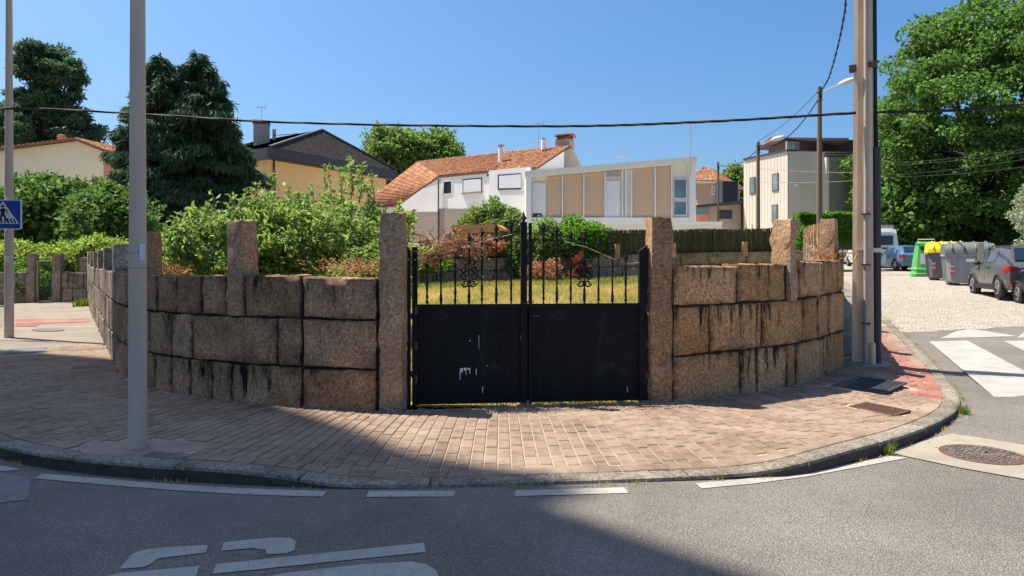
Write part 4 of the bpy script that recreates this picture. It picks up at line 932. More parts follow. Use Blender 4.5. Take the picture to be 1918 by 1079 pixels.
# --- modern white house with tan panels
hd = thing('house', 'white modern flat-fronted house with sloping roof and tan panels between white fins', 'house', ((1140-CX)/FPX*46, 46, 1.2))
pm = Pl(985, 1300, 46, 46); zf_ = 0.6
top = lambda px: 322+(px-985)/315*(295-322)
V3 = lambda px, py, out=0.0: pm.hit(px, py)+pm.n*out
bk = Vector((.9, 9, 0))
fixn(MB().slab([V3(985, 470), V3(1300, 470), V3(1300, top(1300)+3), V3(985, top(985)+3)], bk).build('wall', M['off'], hd))
fixn(MB().slab([V3(983, top(983), .45), V3(1302, top(1302), .45), V3(1302, top(1302)+11, .45), V3(983, top(983)+11, .45)], Vector((.9, 9.8, 0))).build('roof', M['off'], hd))
fixn(MB().slab([V3(985, top(985)+8, .43), V3(995, top(995)+8, .43), V3(995, 440, .43), V3(985, 440, .43)], (0, .9, 0)).build('side_fin', M['wall_white'], hd))
fixn(MB().slab([V3(1289, top(1289)+8, .43), V3(1300, top(1300)+8, .43), V3(1300, 440, .43), V3(1289, 440, .43)], (0, .9, 0)).build('side_fin', M['wall_white'], hd))
for x0, x1 in ((1025, 1051), (1055, 1091), (1095, 1131.5), (1184, 1224), (1228, 1255)):
    pm.quad([(x0, top(x0)+13.5), (x1, top(x1)+13.5), (x1, 407), (x0, 407)], M['tan'], 'panel', hd, .08, .08)
for x in (1053, 1093, 1133, 1165, 1171, 1182, 1226, 1257):
    pm.quad([(x-1.3, top(x)+13), (x+1.3, top(x)+13), (x+1.3, 408), (x-1.3, 408)], M['wall_white'], 'fin', hd, .2, .2)
pm.quad([(995, 408), (1289, 408), (1289, 417), (995, 417)], M['wall_white'], 'sill_band', hd, .25, .25)
d1 = pm.quad([(997, 343), (1022, 343), (1022, 408), (997, 408)], M['shutter'], 'shutter', hd, .1, .06); d2 = pm.quad([(1135, 339), (1161, 339), (1161, 408), (1135, 408)], M['shutter'], 'shutter', hd, .1, .06)
pm.quad([(1136, 321), (1161, 321), (1161, 331), (1136, 331)], worn('louvre', (.40, .40, .36), .15, 5, .8, .4, 10, stretch=(.1, .1, 4)), 'louvre', hd, .1, .06)
for y0, y1 in ((335, 373), (376, 404)): window(pm, 1260.5, y0, 1286, y1, hd, M['wall_white'], M['glass_b'], .06, .1)
pm.rect(998, 400, 1013, 407, M['glass_d'], 'vent', hd, .13, .02)
antenna(pm.hit(1289, 330)+pm.n*.55, at(1289, 232, 45.5)[2]-at(1289, 330, 45.5)[2], hd)
antenna(V3(1165, 307)+Vector((.5, 3, 0)), 1.0, hd, .8)
MB().lathe(V3(1174, 305)+Vector((.5, 3, -.1)), [(.03, 0), (.22, .1), (.25, .3)], 10).build('dish', M['white'], hd)
tr = thing('terrace_parapet', 'pale terrace parapet in front of the white modern house', 'wall', ((1240-CX)/FPX*43, 43, 1.3))
pt_ = Pl(1130, 1352, 43, 43); pt_.quad([(1130, 418), (1352, 416.5), (1352, 432), (1130, 432)], M['off'], 'parapet', tr, 0, .3); pt_.quad([(1129, 416.5), (1353, 415), (1353, 418), (1129, 418.5)], M['wall_white'], 'coping', tr, .06, .42)
# --- white house with clay tile roof
hc = thing('house', 'white two-storey house with long orange clay tile roof and small chimneys', 'house', (-4.0, 54, 1))
V = lambda px, py, Yd: Vector(at(px, py, Yd))
N_, F_, Vv, R1 = V(745, 384, 54.7), V(676, 386, 55.5), V(822, 330, 52), V(782, 303, 60)
E1, E2, R2 = V(925, 320, 48.9), V(1002, 312, 46.9), V(1067, 272, 51.5)
pf = Pl(820, 1000, 52, 46.9); pf.n = pf.n if pf.n.y < 0 else -pf.n
Rm = V(846, 296, 57.8); E0_ = V(745, 384, 54.7)
bkv = Vector((3.4, 5.6, 0))
fixn(MB().slab([pf.hit(745, 387), pf.hit(820, 333), pf.hit(926, 322), pf.hit(926, 470), pf.hit(745, 470)], bkv).build('wall', M['wall_white'], hc))
fixn(MB().slab([pf.hit(924, 321)+pf.n*.5, pf.hit(1000, 314)+pf.n*.5, pf.hit(1001, 470)+pf.n*.5, pf.hit(924, 470)+pf.n*.5], bkv).build('wall', M['wall_white'], hc))
G1 = [V(1000, 312, 47.1), V(1064, 275, 51.3), V(1090, 312, 53), V(1090, 340, 53), V(1000, 340, 47.1)]
fixn(MB().slab([V(1000, 313, 47.3), V(1059, 279, 51.2), V(1059, 345, 51.2), V(1000, 345, 47.3)], Vector((-1.2, .6, 0))).build('gable_wall', M['wall_white'], hc))
fixn(MB().slab([V(1058, 282, 51.0), V(1072, 276, 51.4), V(1089, 311, 54.5), V(1089, 345, 54.5), V(1058, 345, 51.0)], Vector((-.6, .9, 0))).build('chimney_breast', M['wall_stone'], hc))
tile_roof('roof', F_, N_, Vv, R1, hc); tile_roof('roof', Vv+Vector((.02, 0, .02)), E1, V(950, 283.5, 55), R1+Vector((.05, 0, .02)), hc); tile_roof('roof', V(912, 327, 48.8), V(1004, 314, 46.6), R2, V(946, 284, 54.9), hc)
fixn(MB().slab([F_+Vector((.3, .3, -.15)), N_+Vector((0, .1, -.12)), Vector((N_.x, N_.y+.1, .5)), Vector((F_.x+.3, F_.y+.3, .5))], (0, 3, 0)).build('wall', M['wall_white'], hc))
for a, b in ((F_, N_), (N_, Vv), (Vv, E1), (V(912, 327, 48.8), V(1004, 314, 46.6)), (V(1004, 314, 46.6), R2)): MB().bar(a-Vector((0, .05, .06)), b-Vector((0, .05, .06)), .10, .16).build('eave_board', worn('eave_brown', (.16, .09, .06), .2, 3, .8, 0), hc)
pf.quad([(744, 397), (822, 397), (822, 455), (744, 455)], M['wall_stone'], 'stone_cladding', hc, .06, .05); pf.quad([(822, 391), (926, 391), (926, 455), (822, 455)], M['wall_stone'], 'stone_cladding', hc, .06, .05)
MB().bar(pf.hit(821, 333, .12)+Vector((0, 0, -.1)), pf.hit(821, 460, .12), .09).build('downpipe', worn('pipe_brown', (.09, .07, .06), .2, 3, .6, 0), hc)
window(pf, 830, 339, 847, 365, hc, M['wall_white'], M['glass_d'], .08); window(pf, 867, 336, 903, 363, hc, M['glass_d'], M['glass_d'], .07, shutter=M['shutter'])
pf.rect(866, 362, 904, 364, M['wall_stone'], 'sill', hc, .12, .12)
wn = pf.hit(942, 329)+pf.n*.5
w_ = fixn(MB().slab([pf.hit(941, 329)+pf.n*.54, pf.hit(984, 326)+pf.n*.54, pf.hit(984, 356)+pf.n*.54, pf.hit(941, 357)+pf.n*.54], pf.n*-.1).build('window', M['glass_d'], hc)); fixn(MB().slab([pf.hit(943.5, 331)+pf.n*.55, pf.hit(984, 328)+pf.n*.55, pf.hit(984, 353)+pf.n*.55, pf.hit(943.5, 354)+pf.n*.55], pf.n*-.03).build('shutter', M['shutter'], w_))
c = V(938, 305, 51.5); MB().tube([c, c+Vector((0, 0, 1.15))], .19, 10).build('chimney', M['wall_white'], hc, smooth=40); MB().lathe(c+Vector((0, 0, 1.15)), [(.12, 0), (.12, .08), (.26, .09), (.26, .18), (.1, .2)], 10).build('chimney_cap', M['conduit'], hc)
c = V(1018, 281, 51.5); MB().tube([c, c+Vector((0, 0, .75))], .19, 10).build('chimney', M['wall_white'], hc, smooth=40); MB().lathe(c+Vector((0, 0, .75)), [(.17, 0), (.17, .1)], 10).build('chimney_cap', M['cement'], hc)
c = V(1058, 275, 52.2); chm = MB().box(c+Vector((0, 0, .15)), (1.15, .9, .7), -.5).build('chimney', M['wall_stone'], hc)
for i, j in ((-.45, -.3), (.45, -.3), (.45, .3), (-.45, .3), (0, -.33)): MB().box(c+Vector((i*.88+j*.4, j*.88-i*.45, .6)), (.16, .16, .3), -.5).build('chimney_pier', M['tile'], chm)
for s_ in (-1, 1): tile_roof('chimney_roof', c+Vector((-.75*.88+s_*.4*.5, .75*.45+s_*.5, .72)), c+Vector((.75*.88+s_*.25, -.75*.45+s_*.5, .72)), c+Vector((.66, -.34, .95)), c+Vector((-.66, .34, .95)), chm, tw=.2)
antenna(V(1009, 282, 52), 2.1, hc, .8)
# --- yellow house with slate roof
hb = thing('house', 'yellow house under a wide dark slate roof with a grey stone chimney', 'house', (-16, 58, 1))
C0, C1, L0, AP = V(506, 275, 52), V(744, 320, 65.6), V(400, 290, 57), V(602, 243, 60.5); AB = V(470, 267, 66)
def slate(a, b, c, d, nm='roof'): return tile_roof(nm, a, b, c, d, hb, M['slate'], tw=.5, tl=.35, amp=.0)
slate(C0, C1, AP+Vector((.02, 0, 0)), AP); slate(L0, C0, AP, AB)
MB().bar(AP+Vector((0, 0, .03)), C1+Vector((0, 0, .05)), .25, .12).build('ridge', M['fascia'], hb); MB().bar(AP+Vector((0, 0, .03)), C0+Vector((0, 0, .05)), .25, .12).build('ridge', M['fascia'], hb)
up3 = Vector((0, 0, .82))
fixn(MB().slab([C0, C1, C1-up3, C0-up3], (-.25, .12, 0)).build('fascia', M['fascia'], hb)); fixn(MB().slab([L0, C0, C0-up3, L0-up3], (.1, .25, 0)).build('fascia', M['fascia'], hb))
u_ = (C1-C0); u_.z = 0; u_.normalize(); nn = Vector((u_.y, -u_.x, 0)); v2 = (L0-C0); v2.z = 0; v2.normalize()
q0 = C0-nn*.7+v2*.2+u_*.5; q1 = C1-nn*.7-u_*.8; q2 = q1+v2*8; q3 = q0+v2*8
walls([(q.x, q.y) for q in (q0, q1, q2, q3)], 0, C0.z-.75, M['yellow'], hb)
fixn(MB().slab([C0-up3, C1-up3, C1-up3-nn*3+v2, C0-up3-nn*3+v2], (0, 0, .05)).build('soffit', M['fascia'], hb))
py_ = Pl(506, 744, 52, 65.6); py_.A = q0.copy(); py_.A.z = 0; py_.u = u_; py_.n = nn
for x0, y0, x1, y1 in ((608, 317, 616, 343), (643, 352, 650, 369)): window(py_, x0, y0, x1, y1, hb, worn('frame_brown', (.10, .05, .03), .2, 3, .6, 0), M['glass_d'], .1)
MB().bar(Vector((q0.x, q0.y, C0.z-.8))+u_*.6+nn*.1, Vector((q0.x, q0.y, 1))+u_*.6+nn*.1, .1).build('downpipe', M['rust'], hb)
c = V(490, 255, 58); ch_ = MB().box(c+Vector((0, 0, -.3)), (1.25, 1.0, 2.6), .3).build('chimney', worn('chimney_stone', (.33, .30, .28), .3, 6, .9, .6, 12), hb); MB().box(c+Vector((0, 0, 1.1)), (1.35, 1.1, .3), .3).build('chimney_cap', M['fascia'], ch_)
antenna(c+Vector((0, 0, 1.2)), 1.3, hb, .8)
MB().box(V(508, 250, 58)+Vector((.25, 0, -.1)), (.22, .22, .9)).build('flue', M['conduit'], hb)
sk = V(531, 256, 57.5); MB().slab([sk+Vector((-.8, -.3, .02)), sk+Vector((.7, -.1, .16)), sk+Vector((1.0, .7, .36)), sk+Vector((-.4, .5, .2))], (0, 0, .05)).build('skylight', M['glass_d'], hb)
# --- cream and pink house far left
ha = thing('house', 'cream gabled house with a pink side wing behind the garden trees', 'house', (-40, 62, .5))
pa = Pl(-30, 200, 62, 62)
fixn(MB().slab([pa.hit(-40, 288), pa.hit(147, 264), pa.hit(198, 285), pa.hit(198, 420), pa.hit(-40, 420)], (0, 8, 0)).build('wall', M['cream'], ha))
fixn(MB().slab([pa.hit(196, 285)+pa.n*.15, pa.hit(246, 298)+pa.n*.15, pa.hit(246, 420)+pa.n*.15, pa.hit(196, 420)+pa.n*.15], (0, 8, 0)).build('side_wing', M['pink'], ha))
rL, rT, rR, rE = [pa.hit(*q)+pa.n*.5 for q in ((-50, 286), (147, 260), (200, 281), (247, 294))]; bb = Vector((2, 9, 0))
tile_roof('roof', rL, rL+bb, rT+bb, rT, ha); tile_roof('roof', rR, rR+bb, rT+bb, rT, ha); tile_roof('roof', rE, rE+bb, rR+bb+Vector((0, 0, .02)), rR+Vector((0, 0, .02)), ha)
for a, b in ((rL, rT), (rT, rR), (rR, rE)): MB().bar(a-Vector((0, 0, .1)), b-Vector((0, 0, .1)), .25, .22).build('verge', M['tile'], ha)
c = pa.hit(88, 262)+Vector((0, 2, 0)); MB().lathe(c, [(.3, -.4), (.3, .55), (.36, .56), (.36, .62), (.3, .63), (.3, .8), (.1, .85)], 10).build('chimney', M['pink'], ha)
# --- far house with orange hipped roof, right
he = thing('house', 'far beige house with bright orange hipped tile roof', 'house', ((1340-CX)/FPX*78, 78, 2))
walls([((x-CX)/FPX*yy, yy) for x, yy in ((1290, 77), (1352, 76), (1386, 84), (1300, 86))], 0, at(1300, 340, 77)[2], worn('beige_stone', (.44, .34, .27), .1, 2, .9, .2, 20), he)
a, b, c, d = V(1284, 338, 76), V(1352, 339, 74.5), V(1394, 352, 84), V(1300, 345, 87); t1, t2 = V(1318, 313, 81), V(1328, 313, 81)
tile_roof('roof', a, b, t2, t1, he, tw=.35); tile_roof('roof', b, c, t2, t2+Vector((.05, 0, 0)), he, tw=.35); tile_roof('roof', d, a, t1, t1+Vector((.05, 0, 0)), he, tw=.35)
MB().slab([a, b, c, d], (0, 0, -.25)).build('soffit', M['cream'], he)
pe = Pl(1290, 1352, 77, 76)
for x0 in (1333, 1339.5): window(pe, x0, 349, x0+5.5, 365, he, M['wall_white'], M['glass_d'], .1, .06)
MB().box(V(1360, 362, 72), (1.7, 1.7, 2.3), .2).build('chimney', M['fascia'], he); tile_roof('porch_roof', V(1284, 386, 72), V(1310, 385, 72), V(1304, 371, 74.5), V(1284, 371, 74.5), he, tw=.35)
# --- stone bungalow with dark flat roof
hf = thing('house', 'low stone bungalow with dark flat roof and narrow windows', 'house', ((1370-CX)/FPX*62, 62, 2))
pb = Pl(1325, 1392, 61, 61); M['bung'] = worn('bungalow_stone', (.46, .38, .30), .12, 1.2, .9, .2, 20, stretch=(1, 1, 3))
fixn(MB().slab([pb.hit(1325, 385), pb.hit(1391, 380), pb.hit(1391, 440), pb.hit(1325, 440)], (0, 6, 0)).build('wall', M['bung'], hf)); fixn(MB().slab([pb.hit(1390, 380, .4), pb.hit(1426, 378, .4), pb.hit(1426, 440, .4), pb.hit(1390, 440, .4)], (0, 6, 0)).build('wall', worn('bung2', (.44, .33, .22), .12, 1.2, .9, .2, 20, stretch=(1, 1, 3)), hf))
fixn(MB().slab([pb.hit(1305, 384, 1.0), pb.hit(1430, 372, 1.0), pb.hit(1430, 378, 1.0), pb.hit(1305, 388, 1.0)], (0, 8, 0)).build('roof', M['fascia'], hf))
window(pb, 1345, 394, 1371, 410, hf, worn('frame_dark', (.05, .03, .03), .2, 3, .6, 0), M['glass_d'], .12, .06); MB().bar(pb.hit(1389.5, 382, .5), pb.hit(1389.5, 440, .5), .14).build('downpipe', M['fascia'], hf)
pb.quad([(1302, 389), (1324, 389), (1324, 402), (1302, 402)], M['glass_b'], 'veranda_glass', hf, .3, .1); pb.quad([(1302, 402), (1324, 402), (1324, 440), (1302, 440)], M['pink'], 'veranda_base', hf, .3, .1)
# --- pale modern block with purple top floor
hg = thing('house', 'pale board-marked modern block with a set-back purple top floor', 'house', ((1490-CX)/FPX*57, 57, 1.5))
M['boards'] = worn('board_pale', (.60, .54, .45), .09, 1.5, .85, .3, 10, stretch=(6, 6, .3)); M['conc'] = worn('concrete_grey', (.40, .375, .335), .15, 1, .9, .3, 20, dirt=(.23, .22, .20)); M['purple'] = worn('purple_panel', (.10, .045, .06), .15, 2, .6, 0)
g0 = V(1475, 283, 55); g1 = V(1393, 300, 59.9); gdir = Vector((g1.x-g0.x, g1.y-g0.y, 0)); rx = V(1545, 290, 56.2)
fixn(MB().slab([g0, Vector((g1.x, g1.y, g1.z)), Vector((g1.x, g1.y, 0)), Vector((g0.x, g0.y, 0))], (4.0, .5, 0)).build('wall', M['boards'], hg))
fixn(MB().slab([Vector((g0.x, g0.y-.02, g0.z)), Vector((rx.x, rx.y, g0.z)), Vector((rx.x, rx.y, 0)), Vector((g0.x, g0.y-.02, 0))], (.02, 5, 0)).build('wall', M['conc'], hg))
for k in range(1, 14): # vertical board joints
    u = k/14; p = Vector((g0.x, g0.y, 0)).lerp(Vector((g1.x, g1.y, 0)), u); nb_ = Vector((-.94, -.34, 0)); MB().bar(p+nb_*.005+Vector((0, 0, .5)), p+nb_*.005+Vector((0, 0, g0.z+(g1.z-g0.z)*u-.1)), .02, .012).build('joint', worn('joint_brown', (.52, .46, .37), .1, 2, .9, 0) if k == 1 else bpy.data.materials['joint_brown'], hg)
pgl = Pl(1475, 1393, 55, 59.9); pgl.n = pgl.n if pgl.n.y < 0 else -pgl.n; fb = worn('frame_redbrown', (.13, .06, .045), .2, 3, .6, 0)
for x0, y0, x1, y1 in ((1405, 333, 1415.5, 364), (1447, 326, 1458.5, 359), (1446.5, 384, 1457, 417)): window(pgl, x0, y0, x1, y1, hg, fb, M['glass_b'], .09, .06)
MB().bar(g0+Vector((0, -.05, .06)), g1+Vector((0, -.05, .06)), .2, .14).build('parapet', M['fascia'], hg); MB().bar(g0+Vector((0, -.05, .06)), Vector((rx.x, rx.y, g0.z+.06)), .2, .14).build('parapet', M['fascia'], hg)
fixn(MB().slab([V(1552, 294, 55), V(1622, 294, 56), V(1622, 450, 56), V(1552, 450, 55)], (0, 5, 0)).build('wing_wall', worn('board_concrete', (.275, .265, .235), .12, 1.2, .9, .3, 10, stretch=(.4, .4, 5)), hg))
fixn(MB().slab([V(1548, 294, 54.9), V(1553, 294, 54.9), V(1553, 450, 54.9), V(1548, 450, 54.9)], (0, .5, 0)).build('corner_fin', M['boards'], hg)); fixn(MB().slab([V(1543, 300, 56.5), V(1549, 300, 56.5), V(1549, 450, 56.5), V(1543, 450, 56.5)], (0, .3, 0)).build('stair_glass', M['glass_d'], hg))
for y in range(308, 450, 14): MB().bar(V(1553, y, 54.97), V(1622, y, 55.97), .05, .04).build('joint', M['conc'], hg)
fixn(MB().slab([V(1473, 263, 57), V(1600, 262, 59), V(1600, 300, 59), V(1473, 300, 57)], (0, 4, 0)).build('top_floor', M['purple'], hg))
fixn(MB().slab([V(1441, 257, 57.5), V(1590, 258.5, 56), V(1590, 263, 56), V(1441, 259, 57.5)], (1, 6, 0)).build('roof', worn('roof_edge', (.20, .15, .14), .1, 2, .7, 0), hg))
ptf = Pl(1473, 1600, 57, 59); window(ptf, 1472.5, 265, 1483.5, 284, hg, M['conduit'], M['glass_b'], .05, .06); window(ptf, 1484.5, 265.5, 1496, 284, hg, M['conduit'], M['glass_b'], .05, .06)
for y in (285, 290): MB().bar(V(1547, y, 54.6), V(1600, y, 55.6), .05).build('railing', M['conduit'], hg)
MB().slab([V(1545, 286, 55.2), V(1600, 286, 56), V(1600, 295, 56), V(1545, 295, 55.2)], (0, .08, 0)).build('balcony_panel', M['fascia'], hg)
MB().box(V(1491, 347, 54.9), (.28, .2, .24)).build('wall_lamp', M['white'], hg)
# --- tall apartment block across the side street (its shadow falls over the corner)
HB_ = 36.0; sB = np.array([-6.0, 11.25]); sE = np.array([4.2, .9]); offv = np.array([-SHX, -SHY])*HB_
b0, b1 = sB+offv, sE+offv; bd = (b1-b0)/np.hypot(*(b1-b0)); bn = np.array([bd[1], -bd[0]]); bn = -bn if bn@np.array([1, .8]) > 0 else bn
zb0 = -.3; poly = [b0, b1, b1+bn*14, b0+bn*14]
hk = thing('apartment_block', 'tall cream rendered apartment block across the side street', 'building', (*(b0+b1)/2, 0))
walls([tuple(p) for p in poly], zb0, HB_, M['cream'], hk)
MB().prism([tuple(p+bn*.1+bd*s_) for p, s_ in ((b0+bd*7.0, 0), (b0+bd*7.5, 0), (b0+bd*7.5+bn*1, 0), (b0+bd*7.0+bn*1, 0))], HB_-.2, HB_+3.0).build('roof_chimney', M['cream'], hk)
nrm3 = Vector((-bn[0], -bn[1], 0))
for lev in range(11):
    for k in range(4):
        s_ = 1.6+k*3.5; p = Vector((*(b0+bd*s_), 2.2+lev*3.0)); q = Vector((*bd, 0)); wo_ = MB().slab([p, p+q*1.5, p+q*1.5+Vector((0, 0, 1.5)), p+Vector((0, 0, 1.5))], nrm3*.04).build('window', M['wall_white'], hk); MB().slab([p+q*.1+Vector((0, 0, .1)), p+q*1.4+Vector((0, 0, .1)), p+q*1.4+Vector((0, 0, 1.4)), p+q*.1+Vector((0, 0, 1.4))], nrm3*.05).build('pane', M['glass_d'], wo_)
# --- timber shed roof in the neighbouring garden
sh = thing('garden_shed', 'small shed with a flat orange timber roof behind the brushwood fence', 'shed', ((895-CX)/FPX*38, 38, 1))
pshed = Pl(846, 946, 38, 38); M['shed'] = worn('shed_timber', (.70, .33, .12), .15, 3, .8, .2, 20, stretch=(1, 1, 6))
fixn(MB().slab([V(846, 421.5, 38), V(930, 420.5, 38), V(946, 429, 38.6), V(946, 433, 38.6), V(930, 431, 38), V(846, 430, 38)], (.6, 2.2, 0)).build('roof', M['shed'], sh))
fixn(MB().slab([V(850, 430, 38.1), V(928, 431, 38.1), V(928, 480, 38.1), V(850, 480, 38.1)], (.6, 2, 0)).build('wall', M['shed'], sh))
# ================================================================ vegetation
def leaf_mesh(name, C, D, size, seed, mat, parent, aspect=.45, up=.35, world=True, var=.35):
    """C: leaf positions (n,3); D: preferred leaf direction (n,3) or None; each leaf a creased diamond of two triangles"""
    r = np.random.RandomState(seed); n = len(C); C = np.asarray(C, float)
    d = r.normal(size=(n, 3)); d /= np.linalg.norm(d, axis=1)[:, None]
    if D is not None: d = d*.55+np.asarray(D)
    d /= np.linalg.norm(d, axis=1)[:, None]+1e-9
    nr = r.normal(size=(n, 3)); nr[:, 2] += up*2.2; s = np.cross(d, nr); s /= np.linalg.norm(s, axis=1)[:, None]+1e-9; nn_ = np.cross(s, d)
    L_ = size*(1-var+2*var*r.rand(n))[:, None]; w_ = L_*aspect*.5
    base = LOC.get(parent, Vector((0, 0, 0))) if world else (0, 0, 0); C = C-np.array(base)
    v = np.empty((n, 4, 3)); v[:, 0] = C; v[:, 1] = C+d*L_*.45+s*w_+nn_*L_*.08; v[:, 2] = C+d*L_-nn_*L_*.1; v[:, 3] = C+d*L_*.45-s*w_+nn_*L_*.08
    me = bpy.data.meshes.new(name); me.vertices.add(4*n); me.vertices.foreach_set('co', v.ravel()); idx = np.arange(n)*4
    f = np.stack([idx, idx+1, idx+2, idx, idx+2, idx+3], 1).ravel(); me.loops.add(6*n); me.loops.foreach_set('vertex_index', f.astype(np.int32)); me.polygons.add(2*n)
    me.polygons.foreach_set('loop_start', np.arange(0, 6*n, 3, dtype=np.int32)); me.update(calc_edges=True); me.materials.append(mat)
    a = me.attributes.new('rnd', 'FLOAT', 'POINT'); a.data.foreach_set('value', np.repeat(np.clip(r.beta(2, 3, n), 0, 1), 4)); return link(name, me, parent)
def clusters(cen, rad, n, seed, shell=.55, flat=1.0, lobes=6, rough=.22):
    """cluster centres filling a lumpy ellipsoid crown"""
    r = np.random.RandomState(seed); d = r.normal(size=(n, 3)); d /= np.linalg.norm(d, axis=1)[:, None]
    ld = r.normal(size=(lobes, 3)); ld /= np.linalg.norm(ld, axis=1)[:, None]; la = r.uniform(-1, 1, lobes)
    lump = 1+rough*np.tanh(((d@ld.T) > .55)*((d@ld.T)-.55)*4@la)
    k = (shell+(1-shell)*r.rand(n)**.6)*lump; return np.asarray(cen)+d*np.asarray(rad)*k[:, None], d
def fill(cc, cr, per, seed, flat=.75):
    r = np.random.RandomState(seed); n = len(cc); d = r.normal(size=(n, per, 3)); d /= np.linalg.norm(d, axis=2)[..., None]; k = r.rand(n, per, 1)**.45
    cr = np.broadcast_to(np.asarray(cr, float), (n,)); p = cc[:, None]+d*k*cr[:, None, None]*np.array([1, 1, flat]); return p.reshape(-1, 3)
def limb(mb, a, b, r0, r1, seed, n=7, wob=.08, rise=.15):
    a, b = Vector(a), Vector(b); L_ = (b-a).length; r = random.Random(seed); pts = []
    for i in range(n+1):
        u = i/n; pts.append(a.lerp(b, u)+Vector((r.uniform(-1, 1), r.uniform(-1, 1), r.uniform(-.5, .5)))*L_*wob*(u*(1-u)*2)+Vector((0, 0, rise*L_*u*(1-u))))
    mb.tube(pts, [r0+(r1-r0)*(i/n) for i in range(n+1)], 7, False); return pts
def tree(name, label, base, cen, rad, ncl, cr, per, leafs, mat, seed, trunk_r=.2, bark='bark', cat='tree', group=None, shell=.5, aspect=.5, up=.35, flat=.75, nl=14, rough=.25, lobes=7, cut=None, bare=None):
    t = thing(name, label, cat, tuple(base), group); cc, d = clusters(cen, rad, ncl, seed, shell, lobes=lobes, rough=rough)
    if cut is not None: cc = cc[cut(cc)]
    r = np.random.RandomState(seed+1); crs = cr*(.6+.8*r.rand(len(cc)))
    leaf_mesh('crown', fill(cc, crs, per, seed+2, flat), None, leafs, seed+3, M[mat], t, aspect, up)
    mb = MB(); fork = Vector(base).lerp(Vector(cen), .62); fork.z = base[2]+(cen[2]-base[2])*.65; limb(mb, base, fork, trunk_r, trunk_r*.72, seed, wob=.03, rise=0)
    mb.build('trunk', M[bark], t, smooth=True)
    for i in r.choice(len(cc), min(nl, len(cc)), False):
        mb = MB(); limb(mb, fork-Vector((0, 0, r.rand()*.15*(fork.z-base[2]))), cc[i], trunk_r*.45, trunk_r*.06, seed+int(i)); mb.build('limb', M[bark], t, smooth=True)
    return t
def zg(px, Yd, extra=0.0): x = (px-CX)/FPX*Yd; return (x, Yd, float(G(x, Yd))+extra)
def stuff_leaf(*a): return stuff(leaf_mesh(*a))
# --- big broadleaf tree on the right bank, and its neighbours
b = zg(1862, 49); b = (b[0], b[1], float(G(b[0], b[1])+bank(b[0], b[1])))
tree('broadleaf_tree', 'huge dense bright green broadleaf tree towering over the parked cars', b, (b[0]+1.4, 49.5, 11.4), (8.5, 8.0, 9.0), 1000, 1.05, 150, .26, 'leaf_maple', 5, .55, shell=.62, aspect=.8, up=.5, flat=.6, nl=26, rough=.1, lobes=16)
b = zg(1700, 50); tree('broadleaf_tree', 'leafy tree filling the gap behind the camper van', (b[0], 50, b[2]), (b[0]+.3, 50.5, 5.6), (3.4, 3.2, 4.0), 260, .8, 70, .36, 'leaf_maple', 15, .22, aspect=.8, up=.5, flat=.6, shell=.4)
b = zg(1612, 54); tree('broadleaf_tree', 'slim leafy tree peeping out beside the concrete pole', (b[0], 54, b[2]), (b[0]+.3, 54, 7.6), (1.2, 1.2, 3.2), 60, .6, 80, .3, 'leaf_mid', 16, .16, aspect=.7, shell=.35)
b = zg(1790, 58); tree('broadleaf_tree', 'shaded broadleaf tree with low branches behind the recycling containers', (b[0], 58, b[2]+2), (b[0], 58, 7.5), (8, 4, 4.6), 420, 1.1, 60, .42, 'leaf_dark', 17, .35, aspect=.7, shell=.4)
b = zg(1960, 60); tree('broadleaf_tree', 'dark tree on the bank behind the silvery shrub', (b[0], 60, b[2]+2), (b[0], 60, 8.0), (8, 4, 5.5), 380, 1.1, 60, .42, 'leaf_dark', 18, .35, aspect=.7, shell=.4)
for px, Yd, s_ in ((1780, 53, .22), (1838, 55, .26)):
    x, y, z = zg(px, Yd); z += float(bank(x, y)); t = thing('tree_trunk', ('slim' if s_ < .24 else 'thick')+' bare dark tree trunk standing on the shaded grass bank', 'tree', (x, y, z), 'trunks on the grass bank'); mb = MB(); limb(mb, (x, y, z-.2), (x+.3, y, z+4.5), s_, s_*.7, px, wob=.03, rise=0); mb.build('trunk', M['bark'], t, smooth=True)
b = zg(1938, 40); b = (b[0], 40, b[2]+.8); tree('shrub', 'silvery grey-green shrub on the bank above the dark hatchback', b, (b[0]+.3, 40, 4.2), (1.3, 1.4, 1.9), 100, .42, 90, .2, 'leaf_silver', 19, .08, cat='shrub', shell=.35, aspect=.35, nl=8)
